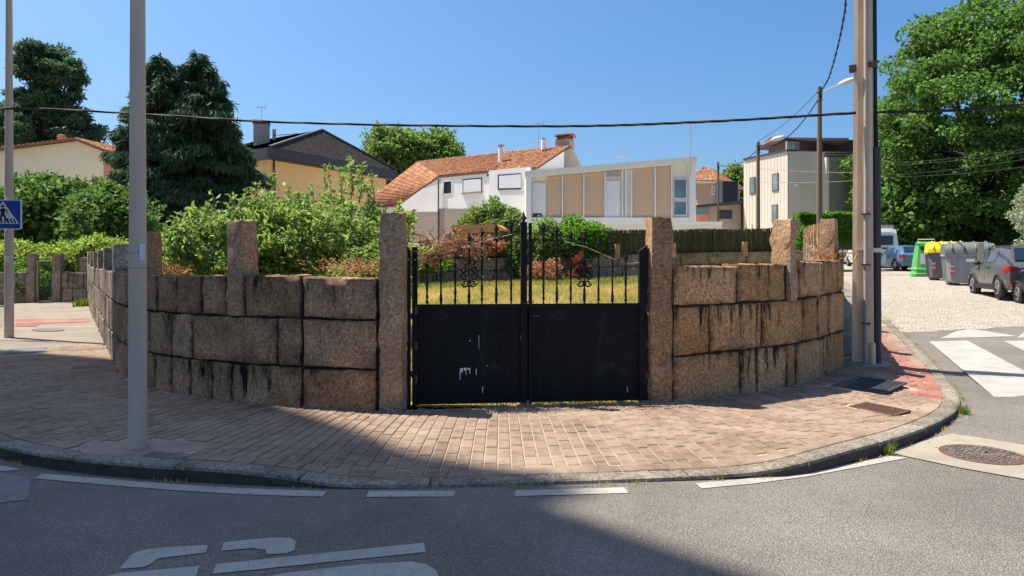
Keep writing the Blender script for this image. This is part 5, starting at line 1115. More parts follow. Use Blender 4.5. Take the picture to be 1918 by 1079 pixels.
# --- dark spruces and cedar at left
def conifer(name, label, base, h, r, seed, mat, nbr, tip=.16, per=60, size=.45, sprd=1.0, droop=.5, two=False, lowest=.12):
    t = thing(name, label, 'tree', tuple(base)); rr = np.random.RandomState(seed); B = Vector(base); mb = MB(); mb.tube([B-Vector((0, 0, .2)), B+Vector((.1, 0, h*.5)), B+Vector((0, 0, h*.98))], [.035*h*.55, .02*h*.6, .03], 9); mb.build('trunk', M['bark'], t, smooth=True)
    C, D = [], []; lm = MB()
    for i in range(nbr):
        v_ = lowest+(1-lowest)*(i+rr.rand())/nbr; a = rr.rand()*2*math.pi; ln = r*min(1.0, ((1-v_)/.38)**.72)*(.45+.75*rr.rand())+.3; z = h*v_; n_ = max(4, int(per*ln/r)); dx = np.array([math.cos(a), math.sin(a), 0])
        u = rr.rand(n_)**.6; zz = z+ln*(.20*u-droop*u*u)+.12*ln*np.maximum(u-.8, 0)*5; side = rr.normal(size=(n_, 1))*.16*ln*np.sin(np.clip(u, .1, 1)*2.4)[:, None]
        pr = np.array([-dx[1], dx[0], 0]); p = np.array(base)+dx*(u*ln)[:, None]+pr*side+np.array([0, 0, 1])*(zz+rr.uniform(-.5, .05, n_)*tip*4)[:, None]; C.append(p)
        dd = dx*.4+np.array([0, 0, -.85])+rr.normal(size=(n_, 3))*.22; D.append(dd)
        if i % 3 == 0: lm.tube([np.array(base)+np.array([0, 0, z]), np.array(base)+dx*ln*.5+np.array([0, 0, z+ln*(.1-droop*.25)]), np.array(base)+dx*ln*.95+np.array([0, 0, z+ln*(.2-droop)])], [.07, .045, .012], 5, False)
    stuff(lm.build('limbs', M['bark'], t)); leaf_mesh('needles', np.concatenate(C), np.concatenate(D), size, seed+1, M[mat], t, .13, .1); return t
conifer('spruce_tree', 'tall dark spruce with drooping boughs beside the lamp column', zg(300, 44), 14.9-float(zg(303, 44)[2]), 2.1, 21, 'needle', 190, per=260, size=.5, droop=.4)
conifer('spruce_tree', 'dark drooping spruce crowding the yellow house', zg(372, 45), 14.6, 3.0, 22, 'needle', 210, per=300, size=.5, droop=.45)
conifer('spruce_tree', 'narrow lower spruce close behind the lamp column', zg(268, 45.5), 12.6, 1.9, 23, 'needle', 110, per=220, size=.5, droop=.35, lowest=.6)
conifer('spruce_tree', 'broad low spruce skirt beside the yellow gable', zg(415, 47), 11.0, 2.9, 25, 'needle', 190, per=240, size=.5, droop=.55)
b = zg(85, 76); t = thing('cedar_tree', 'massive dark cedar with layered clumps above the cream house', 'tree', b); rr = np.random.RandomState(31)
mb = MB(); mb.tube([b, (b[0], 76, 14), (b[0]+.4, 76, 25)], [.8, .5, .12], 10); mb.build('trunk', M['bark'], t, smooth=True); C = []; lm = MB()
for i in range(210):
    v_ = rr.rand()**.85; z = 8+v_*17.2; wd = np.interp(z, [8, 13, 17, 19.5, 22, 25.3], [7.0, 6.6, 5.6, 3.6, 3.6, 2.4]); a = rr.rand()*2*math.pi; k = wd*rr.rand()**.45; c = np.array([b[0]-.2+math.cos(a)*k+(.4 if z > 21 else 0), 76+math.sin(a)*k*.7, z]); C.append(fill(c[None], rr.uniform(.8, 1.5), 240, i, .42)); lm.tube([(b[0], 76, z-1), tuple(c)], [.14, .04], 5, False)
stuff(lm.build('limbs', M['bark'], t)); leaf_mesh('needles', np.concatenate(C), None, .48, 33, M['cedar'], t, .4, .5)
# --- garden evergreens left
def bushes(name, label, px, Yd, rx, rz, cz, mat, seed, n=110, leafs=.22, per=80, cat='tree', cr=.55, ry=None, **k):
    b = zg(px, Yd); return tree(name, label, b, (b[0], Yd, b[2]+cz), (rx, ry or rx*.8, rz), n, cr, per, leafs, mat, seed, .1, cat=cat, **k)
bushes('loquat_tree', 'rounded glossy evergreen tree in front of the cream house', 118, 36, 2.9, 2.9, 3.3, 'leaf_dark', 41, 210, .34, 80, up=.5, cr=.62)
bushes('loquat_tree', 'broad evergreen tree crowding against the lamp column', 205, 34, 2.3, 2.4, 2.7, 'leaf_dark', 42, 170, .32, 80, up=.5, cr=.6)
bushes('loquat_tree', 'leafy evergreen tree behind the blue sign', 30, 35, 2.4, 2.3, 2.6, 'leaf_dark', 43, 160, .32, 80, up=.5, cr=.6)
bushes('vine_thicket', 'yellowish vine thicket spilling over the wall behind the mesh gate', 60, 29.0, 3.6, .75, 1.5, 'leaf_vine', 44, 260, .17, 80, 'shrub', .36, ry=1.2, nl=6)
bushes('vine_thicket', 'bright green vine thicket between the mesh gate and the side wall', 190, 28.5, 2.6, .8, 1.5, 'leaf_vine', 45, 200, .16, 80, 'shrub', .36, ry=1.2, nl=6)
bushes('shrub', 'dense shrub growing low behind the mesh gate', 85, 28.0, 1.6, .9, .8, 'leaf_hedge', 46, 120, .13, 70, 'shrub', .3, nl=5)
# --- fruit tree and shrubs inside the plot
def shooty(name, label, base, cen, rad, ncl, cr, per, leafs, mat, seed, shoots, **k):
    t = tree(name, label, base, cen, rad, ncl, cr, per, leafs, mat, seed, .07, 'bark_pale', shell=.25, aspect=.5, up=.25, flat=.9, nl=22, **k); r = np.random.RandomState(seed+9); C, D = [], []
    for i, s_ in enumerate(shoots):
        a = Vector((s_[0], s_[1], s_[2])); b_ = a+Vector((r.uniform(-.15, .15), r.uniform(-.1, .1), s_[3])); mb = MB(); mb.tube([a, a.lerp(b_, .5)+Vector((.04, 0, 0)), b_], [.016, .011, .004], 5); mb.build('shoot', M['bark_pale'], t)
        n_ = int(46*s_[3]/.8); u = r.rand(n_); C.append(np.array([a.lerp(b_, float(q)) for q in u])+r.normal(size=(n_, 3))*.035); dd = r.normal(size=(n_, 3)); dd[:, 2] = .6; D.append(dd)
    leaf_mesh('shoot_leaves', np.concatenate(C), np.concatenate(D), leafs*1.15, seed+8, M[mat], t, .5, .2); return t
Yt = 14.6
def sh_at(L_, Yd): return [(*at(px, py, Yd+((px*7) % 13)/10-.6)[:3], h) for px, py, h in L_]
b0_ = zg(560, Yt)
shooty('fruit_tree', 'sprawling light green fruit tree with upright shoots behind the dark granite wall', b0_, (at(560, 420, Yt)[0], Yt, 1.95), (2.35, 1.6, 1.05), 330, .24, 80, .115, 'leaf_fruit', 51,
       sh_at([(620, 400, 1.0), (655, 400, 1.15), (672, 380, .85), (700, 400, .9), (690, 380, .5), (580, 400, .6), (540, 385, .4), (512, 380, .6), (640, 370, .6), (660, 360, .6), (745, 425, .5), (728, 440, .4), (480, 390, .5), (600, 420, .5), (760, 470, .5), (500, 400, .45)], Yt), rough=.3)
b1_ = zg(395, 13.6)
shooty('fruit_tree', 'smaller fruit tree between the lamp column and the short granite post', b1_, (at(400, 440, 13.6)[0], 13.8, 1.75), (1.15, 1.1, .85), 150, .23, 80, .115, 'leaf_fruit', 52,
       sh_at([(395, 400, .35), (430, 400, .4), (365, 420, .35), (330, 430, .3), (450, 390, .35)], 13.6), rough=.3)
bushes('shrub', 'bluish green bushy shrub beside the lamp column above the wall', 318, 16.5, 1.0, 1.0, 1.35, 'leaf_mid', 53, 120, .085, 90, 'shrub', .28, nl=6)
bushes('shrub', 'low leafy shrub filling under the fruit tree near the gate', 690, 13.0, .9, .7, 1.1, 'leaf_fruit', 54, 90, .09, 70, 'shrub', .24, nl=6)
# --- rear garden plants
bushes('round_tree', 'dense rounded small tree in front of the white tiled house', 915, 40.5, 1.75, 1.7, 2.6, 'leaf_mid', 61, 170, .2, 80, up=.5, cr=.45)
bushes('ivy_mound', 'bright ivy mound climbing over the brushwood fence', 1085, 33.6, 1.35, 1.25, 1.75, 'leaf_hedge', 62, 190, .16, 80, 'shrub', .36, nl=5)
bushes('shrub', 'tall loose light shrub beside the ivy mound', 1022, 33.0, .85, 1.5, 1.6, 'leaf_fruit', 63, 120, .15, 60, 'shrub', .34, nl=8)
bushes('shrub', 'low ivy trailing along the brushwood fence top', 1125, 34.2, .7, .4, 2.1, 'leaf_hedge', 64, 50, .14, 70, 'shrub', .3, nl=4)
bushes('ivy_mound', 'dark ivy growth at the fence behind the gate centre', 968, 32.6, .6, .9, 1.2, 'leaf_mid', 65, 70, .14, 70, 'shrub', .32, nl=4)
bushes('dry_hedge', 'browned ivy capping the fence below the shed roof', 885, 32.2, 1.6, .42, 1.72, 'leaf_dry', 66, 130, .14, 60, 'shrub', .28, ry=.5, nl=4)
bushes('shrub', 'fresh green weeds on the rear wall behind the dry vine', 790, 31.5, 1.6, .45, 1.25, 'leaf_light', 67, 90, .14, 60, 'shrub', .28, ry=.7, nl=4)
bushes('shrub', 'reddish dead shrub against the rear wall', 1085, 31.9, .4, .6, .6, 'leaf_red', 68, 22, .2, 26, 'shrub', .28, nl=8)
bushes('shrub', 'russet dry shrub in the long grass by the rear wall', 1015, 31.2, .8, .6, .5, 'leaf_dry', 69, 50, .14, 50, 'shrub', .28, nl=8)
bushes('broadleaf_tree', 'rounded far tree between the slate roof and the tiled roof', 752, 92, 4.4, 4.4, 13.2, 'leaf_mid', 71, 230, .6, 80, cr=1.2, up=.4, ry=4)
bushes('broadleaf_tree', 'far tree touching the tiled roof ridge', 815, 94, 3.6, 3.2, 13.6, 'leaf_mid', 72, 170, .6, 80, cr=1.1, up=.4, ry=4)
bushes('broadleaf_tree', 'distant tree between the orange roof and the pale block', 1386, 90, 2.4, 4, 7.5, 'leaf_mid', 74, 120, .6, 70, cr=1.0)
conifer('spruce_tree', 'tiny distant conifer tip above the tiled ridge', zg(861, 120), 20.0, 1.6, 75, 'needle', 70, per=40, size=.8, droop=.3)
bushes('shrub', 'bright lime shrub above the clipped hedge', 1540, 43, 1.3, 1.0, 2.6, 'leaf_light', 76, 110, .2, 60, 'shrub', .36, nl=6)
bushes('shrub', 'yellow flowering plant beside the veranda', 1315, 47, .6, .5, 1.3, 'leaf_light', 77, 30, .16, 50, 'shrub', .26, nl=4)
bushes('shrub', 'small wispy tree rising behind the white modern roof', 1035, 56, .9, .8, 8.0, 'leaf_fruit', 78, 50, .2, 50, 'shrub', .36, nl=6)
# clipped hedge
hx = thing('hedge', 'clipped bright green hedge beyond the streaked wall', 'hedge', zg(1550, 41)); rr = np.random.RandomState(80); n_ = 16000
x0, x1 = at(1497, 420, 41)[0], at(1640, 420, 41)[0]; zt = at(1550, 401, 41)[2]
X = rr.uniform(x0, x1, n_); Z = zt-1.9*rr.rand(n_)**1.6; Yh = 41+rr.uniform(0, 1.2, n_)*(rr.rand(n_) > .5); Z += .06*np.sin(X*3)
leaf_mesh('foliage', np.stack([X, Yh, Z], 1), None, .16, 81, M['leaf_hedge'], hx, .5, .3); MB().box(((x0+x1)/2, 41.6, zt-1.1), (x1-x0-.1, 1.0, 2.0)).build('core', M['bark'], hx)
bushes('shrub', 'rounded green shrub at the end of the clipped hedge by the lamp pole', 1512, 39.5, .75, .8, 1.7, 'leaf_hedge', 82, 70, .15, 70, 'shrub', .3, nl=4)
# brushwood fence on the rear wall
fz = thing('brushwood_fence', 'dark brushwood screen fence with green posts on the rear wall', 'fence', (4, 33.5, 2)); M['reed'] = leafm('reed', (.045, .05, .024), (.09, .088, .04), (.16, .135, .07), .1, .9, .1, 1.0); rr = np.random.RandomState(90)
V_, F2, rn = [], [], []
for s_ in np.arange(PB.col(832), PB.col(1452), .013):
    p = PB.pos(s_)+np.array([.02, .28]); z0 = zB(s_)+.95; h = 1.42+rr.uniform(-.04, .03)+.03*math.sin(s_*1.7); k = len(V_); w_ = rr.uniform(.008, .02); j = rr.uniform(-.03, .03, 3)
    V_ += [(p[0]-w_+j[0], p[1]+j[2], z0), (p[0]+w_+j[0], p[1]+j[2], z0), (p[0]+w_+j[1], p[1]-j[2], z0+h), (p[0]-w_+j[1], p[1]-j[2], z0+h)]; F2.append((k, k+1, k+2, k+3)); rn += [rr.rand()]*4
mb = MB(); mb.v = V_; mb.f = F2; mb.mi = [0]*len(F2); o = stuff(mb.build('reeds', M['reed'], fz)); a = o.data.attributes.new('rnd', 'FLOAT', 'POINT'); a.data.foreach_set('value', rn)
rows = []
for s_ in np.linspace(PB.col(832), PB.col(1452), 30): p = PB.pos(s_)+np.array([.03, .34]); rows.append([(*p, zB(s_)+.9), (*p, zB(s_)+2.25)])
MB().grid(rows).build('backing_mesh', worn('reed_backing', (.03, .03, .02), .3, 5, .95, 0), fz)
for px in (842, 905, 985, 1340, 1400, 1449): s_ = PB.col(px); p = PB.pos(s_)+np.array([.02, .2]); MB().tube([(*p, zB(s_)+.8), (*p, zB(s_)+2.45)], .03, 6).build('post', M['meshgreen'], fz)
# dry vine hanging on the gate
dv = thing('dry_vine', 'dead brown vine tangled over the gate bars beside the hinge post', 'plant', tuple(gpt(820, 1.3))); rr = np.random.RandomState(95); mb = MB(); C = []
for i in range(46):
    px = rr.uniform(770, 900); py = rr.uniform(445, 492)-max(0, (px-860)*.1)+max(0, (800-px)*.5); p = gpt(px, gz_(py, px), rr.uniform(-.12, .08)); pts = [p]
    for k in range(5): p = p+Vector((rr.normal()*.09, rr.normal()*.03, rr.normal()*.05)); pts.append(p); C.append(np.array(p)[None]+rr.normal(size=(11 if px < 862 else 1, 3))*np.array([.045, .04, .03]))
    mb.tube(pts, .0042, 4)
pts = [gpt(a, gz_(b, a), .04) for a, b in ((862, 484), (878, 492), (888, 497), (900, 484), (912, 480))]; mb.tube(pts, .006, 5)
stuff(mb.build('stems', M['bark'], dv)); leaf_mesh('leaves', np.concatenate(C), None, .034, 96, M['leaf_dry'], dv, .35, .1)
dw_ = thing('dry_vine', 'dry straw clump caught on the wall top by the concrete pole', 'plant', (*PR.pos(eR-.1), 1.75)); c = PR.pos(eR-.15); pts = np.array([c[0]-.1, c[1]+.15, 1.72])+rr.normal(size=(420, 3))*np.array([.16, .14, .03]); stuff_leaf('straw', pts, None, .09, 97, M['leaf_dry'], dw_, .07, .1)
dx_ = thing('dry_vine', 'orange dry vine heap on the wall near the lamp column', 'plant', tuple(at(310, 508, 10.6))); pts = np.array(at(308, 509, 10.7))+rr.normal(size=(700, 3))*np.array([.16, .10, .04]); stuff_leaf('straw', pts, None, .10, 98, M['leaf_dry'], dx_, .06, .1)
dy_ = thing('dry_vine', 'orange dry bindweed under the fruit tree beside the gatepost', 'plant', tuple(at(680, 500, 9.6))); pts = np.array(at(668, 500, 9.7))+rr.normal(size=(600, 3))*np.array([.30, .2, .07]); stuff_leaf('straw', pts, None, .05, 99, M['leaf_dry'], dy_, .35, .1)
# grass on the plot
def blades(name, XY, zf, hmin, hmax, wd, mat, seed, parent=None):
    r = np.random.RandomState(seed); n = len(XY); h = r.uniform(hmin, hmax, n); a = r.rand(n)*2*math.pi; l = r.normal(size=(n, 2))*h[:, None]*.45; v = np.empty((n, 3, 3)); w_ = wd*(.6+.8*r.rand(n))
    z = zf(XY[:, 0], XY[:, 1]); v[:, 0] = np.stack([XY[:, 0]-np.cos(a)*w_, XY[:, 1]-np.sin(a)*w_, z-.01], 1); v[:, 1] = np.stack([XY[:, 0]+np.cos(a)*w_, XY[:, 1]+np.sin(a)*w_, z-.01], 1); v[:, 2] = np.stack([XY[:, 0]+l[:, 0], XY[:, 1]+l[:, 1], z+h], 1)
    me = bpy.data.meshes.new(name); me.vertices.add(3*n); me.vertices.foreach_set('co', v.ravel()); me.loops.add(3*n); me.loops.foreach_set('vertex_index', np.arange(3*n, dtype=np.int32)); me.polygons.add(n); me.polygons.foreach_set('loop_start', np.arange(0, 3*n, 3, dtype=np.int32)); me.update(calc_edges=True); me.materials.append(M[mat])
    q = r.rand(n)*.6+.4*(.5+.5*np.sin(XY[:, 0]*.9+1)*np.sin(XY[:, 1]*.7)); t = me.attributes.new('rnd', 'FLOAT', 'POINT'); t.data.foreach_set('value', np.repeat(q, 3)); return stuff(link(name, me, parent))
r = np.random.RandomState(101); n_ = 120000; yy = 8.2+25*r.rand(n_)**1.1; xx = -.9-.17*yy+r.rand(n_)*(1.9+.46*yy); XY = np.stack([xx, yy], 1); XY = XY[inpoly(XY, np.array(LOT)) & (pdist(XY, WALLLINE)[0] > .14)]
o = blades('dry_grass', XY, lotz, .05, .17, .012, 'grass', 102); tag(o, 'dry yellowing grass covering the plot behind the gate', 'grass')
XY = np.stack([r.uniform(-6, 9, 9000), r.uniform(28.0, 32.5, 9000)], 1); XY = XY[inpoly(XY, np.array(LOT))]; o = blades('weeds', XY, lotz, .05, .22, .02, 'grass_green', 103); tag(o, 'green weeds growing along the foot of the rear wall', 'weeds')
gx_ = np.stack([r.uniform(-1.1, 1.55, 1500), r.uniform(7.72, 8.0, 1500)], 1); o = blades('gate_weeds', gx_, lambda x, y: pav_z(np.stack([x, y], 1))-.004, .01, .04, .004, 'grass', 104); tag(o, 'dry weeds sprouting under the gate', 'weeds')
# weeds in the joint between kerb and road, and at the wall foot
kp = []; 
for s_ in r.uniform(s0, s1, 60):
    for _ in range(22): p = KFp.pos(float(np.clip(s_+r.normal()*.05+2.0, 0, KFp.L))); t_ = KFp.tan(s_); kp.append(p-np.array([-t_[1], t_[0]])*(.03+abs(r.normal())*.02))
kp = np.array(kp); o = blades('kerb_weeds', kp, lambda x, y: G(x, y)-.12, .015, .05, .004, 'grass', 105); tag(o, 'small dry weeds in the gap between kerb and asphalt', 'weeds')
tf = np.array(gp(1800, 775, -.12))+r.normal(size=(160, 2))*.035; o = blades('weed_tuft', tf, lambda x, y: G(x, y)-.12, .05, .14, .006, 'grass_green', 106); tag(o, 'green weed tuft at the kerb corner by the zebra crossing', 'weeds')
tf = np.array(gp(1663, 851, -.12))+r.normal(size=(60, 2))*.025; o = blades('weed_tuft', tf, lambda x, y: G(x, y)-.12, .05, .14, .006, 'grass_green', 107); tag(o, 'tiny weed growing against the kerb face near the manhole', 'weeds')
tf = np.array([-15.2, 24.6])+r.normal(size=(260, 2))*.14; o = blades('weed_tuft', tf, lambda x, y: G(x, y), .1, .35, .02, 'grass_green', 108); tag(o, 'green weed tuft at the far foot of the side wall', 'weeds')
lt = []
for s_ in r.uniform(8, KFp.L-12, 500): t_ = KFp.tan(s_); lt.append(KFp.pos(s_)-np.array([-t_[1], t_[0]])*(.02+abs(r.normal())*.09))
lt = np.array(lt); zl_ = G(lt[:, 0], lt[:, 1])-.112; o = leaf_mesh('leaf_litter', np.column_stack([lt, zl_]), np.column_stack([r.normal(size=(len(lt), 2)), np.zeros(len(lt))]), .028, 109, M['leaf_dry'], None, .5, 3); stuff(o); tag(o, 'scattered dry leaf litter along the gutter', 'leaves')
# ================================================================ vehicles and containers
M['car_grey'] = worn('car_grey', (.125, .122, .12), .03, 2, .22, 0, metal=.35, spec=.7); M['car_blue'] = worn('car_blue', (.10, .19, .30), .04, 2, .28, 0, metal=.4, spec=.6); M['car_black'] = worn('car_black', (.015, .016, .02), .04, 2, .25, 0, spec=.6)
M['car_white'] = worn('van_white', (.68, .68, .66), .04, 2, .35, 0, spec=.5); M['tyre'] = worn('tyre', (.018, .018, .019), .2, 9, .85, .2, 60); M['rim'] = worn('rim', (.38, .38, .39), .1, 5, .35, 0, metal=.7); M['trim'] = worn('trim_black', (.022, .022, .024), .2, 5, .6, 0)
M['red_l'] = worn('tail_red', (.32, .012, .015), .1, 5, .2, 0, spec=.6); M['cglass'] = glassm('car_glass', (.02, .04, .075), .12); M['plate'] = worn('plate', (.6, .6, .56), .05, 5, .5, 0); M['silver'] = worn('silver_trim', (.5, .5, .5), .05, 4, .35, 0, metal=.6)
def car(name, label, cat, loc, head, L_, W_, H, paint, prof, rw=.32, wb=(.19, .80), suv=False, glass=((.30, .50), (.51, .70)), roofbar=False):
    t = thing(name, label, cat, loc, rotz=head)     # local: +x forward
    def sec(x, zb, zs, zr, wf, wr):
        w_ = W_/2*wf; r_ = W_/2*wr; X = (x-.5)*L_; return [Vector((X, 0, zb)), Vector((X, .86*w_, zb)), Vector((X, .97*w_, zb+.10)), Vector((X, w_, zb+.30*(zs-zb)+.08)), Vector((X, .985*w_, zb+.75*(zs-zb))), Vector((X, .955*w_, zs)), Vector((X, r_, zr-.05*(zr > zs+.05))), Vector((X, r_*.72, zr)), Vector((X, 0, zr+.02))]
    S_ = [sec(*p) for p in prof]; rows = [[Vector((q.x, -q.y, q.z)) for q in reversed(s[1:])]+s for s in S_]
    mb = MB(); mb.grid(rows); c = len(rows[0]); k = len(mb.v)-c; mb.f += [tuple(range(c)), tuple(range(k+c-1, k-1, -1))]; mb.mi += [0, 0]; body = fixn(mb.build('body', M[paint], t, smooth=38, local=True))
    xs = [p[0] for p in prof]
    def P(x, j, f=0.0, side=1, out=.012):
        i = max(0, min(len(xs)-2, int(np.searchsorted(xs, x)-1))); u = (x-xs[i])/(xs[i+1]-xs[i]); a = S_[i][j].lerp(S_[i+1][j], u)
        if f: b_ = S_[i][j+1].lerp(S_[i+1][j+1], u); a = a.lerp(b_, f)
        return Vector((a.x, side*(a.y+out), a.z))
    for side in (1, -1):
        for x0, x1 in glass:
            xm = (x0+x1)/2; fixn(MB().grid([[P(x0, 5, .12, side), P(xm, 5, .12, side), P(x1, 5, .12, side)], [P(x0+.008, 5, .86, side), P(xm, 5, .88, side), P(x1-.008, 5, .86, side)]]).build('side_window', M['cglass'], t, local=True))
        for f_ in wb:
            xw = (f_-.5)*L_; y0 = side*(W_/2-.19); wh = MB(); n = 28; w_ = fixn(MB().tube([(xw, y0, rw), (xw, y0+side*.03, rw), (xw, y0+side*.185, rw), (xw, y0+side*.20, rw)], [rw*.9, rw, rw, rw*.93], n).build('wheel', M['tyre'], t, smooth=40, local=True))
            fixn(MB().tube([(xw, y0+side*.195, rw), (xw, y0+side*.207, rw)], [rw*.66, rw*.62], n).build('rim', M['rim'], w_, local=True))
            mb = MB()
            for q in range(5): a = q*2*math.pi/5; mb.bar((xw+rw*.22*math.cos(a+.62), y0+side*.209, rw+rw*.22*math.sin(a+.62)), (xw+rw*.52*math.cos(a+.62), y0+side*.209, rw+rw*.52*math.sin(a+.62)), .09, .01)
            mb.build('rim_opening', M['trim'], w_, local=True)
            pts = [(xw+(rw+.045)*math.cos(a), side*(W_/2+.002), rw+(rw+.045)*math.sin(a)) for a in np.linspace(-.15, math.pi+.15, 15)]; arch = MB(); arch.tube(pts, .035, 6); fixn(arch.build('wheel_arch', M['trim'], t, local=True))
            ctr = [(xw+(rw+.03)*math.cos(a), side*(W_/2-.005), rw+(rw+.03)*math.sin(a)) for a in np.linspace(0, 2*math.pi, 24, endpoint=False)]; fixn(MB().slab(ctr, (0, -side*.1, 0)).build('wheel_well', M['trim'], t, local=True))
        mr = P(.66, 5, .2, side, .1); MB().lathe((mr.x, mr.y, mr.z-.06), [(.04, 0), (.09, .03), (.1, .1), (.05, .15)], 10).build('mirror', M['trim'], t, smooth=True, local=True)
        if suv: fixn(MB().bar((-.27*L_, side*(W_/2-.005), .33), (.27*L_, side*(W_/2-.005), .33), .05, .14).build('sill_trim', M['trim'], t, local=True))
        for xd in (.50,): MB().bar(P(xd, 3, .0, side, .002), P(xd, 5, 0, side, .002), .012).build('door_gap', M['trim'], t, local=True)
        MB().bar(P(.40, 4, .5, side, .012), P(.44, 4, .5, side, .012), .03).build('door_handle', M['trim'], t, local=True)
        if roofbar: MB().tube([P(.14, 6, .1, side, .02)+Vector((0, 0, .01)), P(.2, 6, .1, side, .02)+Vector((0, 0, .07)), P(.5, 6, .1, side, .02)+Vector((0, 0, .07)), P(.6, 6, .1, side, .02)+Vector((0, 0, .01))], .022, 6).build('roof_rail', M['trim'], t, local=True)
    # rear: window, lights, bumper, plate
    i0, i1 = 2, 3; a, b_ = S_[i0], S_[i1]; up_ = Vector((-.012, 0, .012)); q = []
    for f_ in (.12, .9):
        y = a[6].lerp(b_[6], f_).y*.86; m_ = a[8].lerp(b_[8], f_); q.append([Vector((m_.x, y, m_.z))+up_, Vector((m_.x, 0, m_.z+.01))+up_, Vector((m_.x, -y, m_.z))+up_])
    fixn(MB().grid(q).build('rear_window', M['cglass'], t, local=True))
    zs = prof[1][2]
    for side in (1, -1):
        x = S_[1][5].x; w_ = S_[1][5].y; fixn(MB().slab([(x-.03, side*(w_+.006), zs-.02), (x+.22, side*(W_/2*.985+.006), zs-.05), (x+.18, side*(W_/2+.004), zs-.19), (x-.03, side*(w_+.012), zs-.22)], (0, -side*.02, 0)).build('tail_light', M['red_l'], t, local=True))
        fixn(MB().slab([(S_[0][5].x-.012, side*w_*.74, zs-.04), (S_[0][5].x-.012, side*w_, zs-.03), (S_[0][5].x-.012, side*w_, zs-.2), (S_[0][5].x-.012, side*w_*.78, zs-.17)], (.06, 0, 0)).build('tail_light', M['red_l'], t, local=True))
        fixn(MB().box((S_[0][2].x-.01, side*W_*.36, .42), (.05, .26, .1)).build('reflector', M['red_l'], t, local=True))
    MB().box((S_[0][0].x-.015, 0, zs-.33), (.03, .52, .11)).build('number_plate', M['plate'], t, local=True)
    MB().box((S_[0][0].x+.06, 0, .36), (.2, W_*.82, .18)).build('rear_bumper', M['trim'] if suv else M[paint], t, local=True)
    if suv: MB().box((S_[0][0].x-.05, 0, .34), (.06, W_*.42, .06)).build('skid_plate', M['silver'], t, local=True)
    j = len(prof)-3; a, b_ = S_[j], S_[j-1]; q = []
    for f_ in (.12, .88): m_ = a[8].lerp(b_[8], f_); y = a[6].lerp(b_[6], f_).y*.86; q.append([Vector((m_.x+.01, y, m_.z+.012)), Vector((m_.x+.01, 0, m_.z+.022)), Vector((m_.x+.01, -y, m_.z+.012))])
    fixn(MB().grid(q).build('windscreen', M['cglass'], t, local=True))
    for side in (1, -1): fixn(MB().box((S_[-1][5].x-.08, side*W_*.36, S_[-1][5].z-.12), (.2, .3, .14)).build('headlight', M['silver'], t, local=True))
    return t
SUVP = [(0, .32, .92, .93, .90, .80), (.015, .28, 1.0, 1.01, .94, .84), (.05, .26, 1.05, 1.07, .97, .82), (.13, .24, 1.07, 1.55, .99, .70), (.30, .22, 1.06, 1.60, 1, .72), (.52, .22, 1.03, 1.60, 1, .72), (.60, .22, 1.02, 1.54, 1, .70), (.745, .24, .99, 1.03, .99, .82), (.93, .26, .90, .93, .95, .80), (1, .34, .66, .68, .84, .70)]
HATP = [(0, .34, .84, .85, .88, .78), (.015, .28, .92, .93, .92, .82), (.04, .24, .95, .98, .96, .80), (.15, .2, .95, 1.38, .99, .66), (.32, .18, .93, 1.45, 1, .68), (.50, .18, .91, 1.44, 1, .68), (.58, .18, .90, 1.38, 1, .66), (.745, .2, .87, .92, .99, .80), (.93, .22, .76, .79, .94, .78), (1, .3, .52, .55, .82, .66)]
def on_street(px, py): x, y, z = gG(px, py, -.10); return x, y, z
hd_ = lambda deg: R(90-deg)         # heading measured clockwise from straight ahead
x, y, z = on_street(1828, 549)      # left front wheel of the suv
fw = Vector((x, y, 0)); hdg = hd_(19); f3 = Vector((math.cos(hdg), math.sin(hdg), 0)); l3 = Vector((-f3.y, f3.x, 0)); Ls = 4.16
c = fw-f3*(.80-.5)*Ls-l3*(.885-.1); car('parked_car', 'dark grey compact suv with red tail lights parked on the cobbles', 'car', (c.x, c.y, float(G(c.x, c.y))-.105), hdg, Ls, 1.77, 1.6, 'car_grey', SUVP, .335, suv=True, roofbar=True)
x, y, z = on_street(1912, 567); hdg = hd_(19); f3 = Vector((math.cos(hdg), math.sin(hdg), 0)); l3 = Vector((-f3.y, f3.x, 0)); Ls = 4.0
c = Vector((x, y, 0))-f3*(.30)*Ls-l3*.78; car('parked_car', 'black car parked close behind the grey suv', 'car', (c.x, c.y, float(G(c.x, c.y))-.105), hdg, Ls, 1.74, 1.45, 'car_black', HATP, .31)
x, y, z = on_street(1679, 507); hdg = hd_(5); f3 = Vector((math.cos(hdg), math.sin(hdg), 0)); l3 = Vector((-f3.y, f3.x, 0)); Ls = 3.95
c = Vector((x, y, 0))+f3*(.31)*Ls-l3*.76; car('parked_car', 'light blue hatchback parked beyond the recycling containers', 'car', (c.x, c.y, float(G(c.x, c.y))-.105), hdg, Ls, 1.7, 1.45, 'car_blue', HATP, .31)
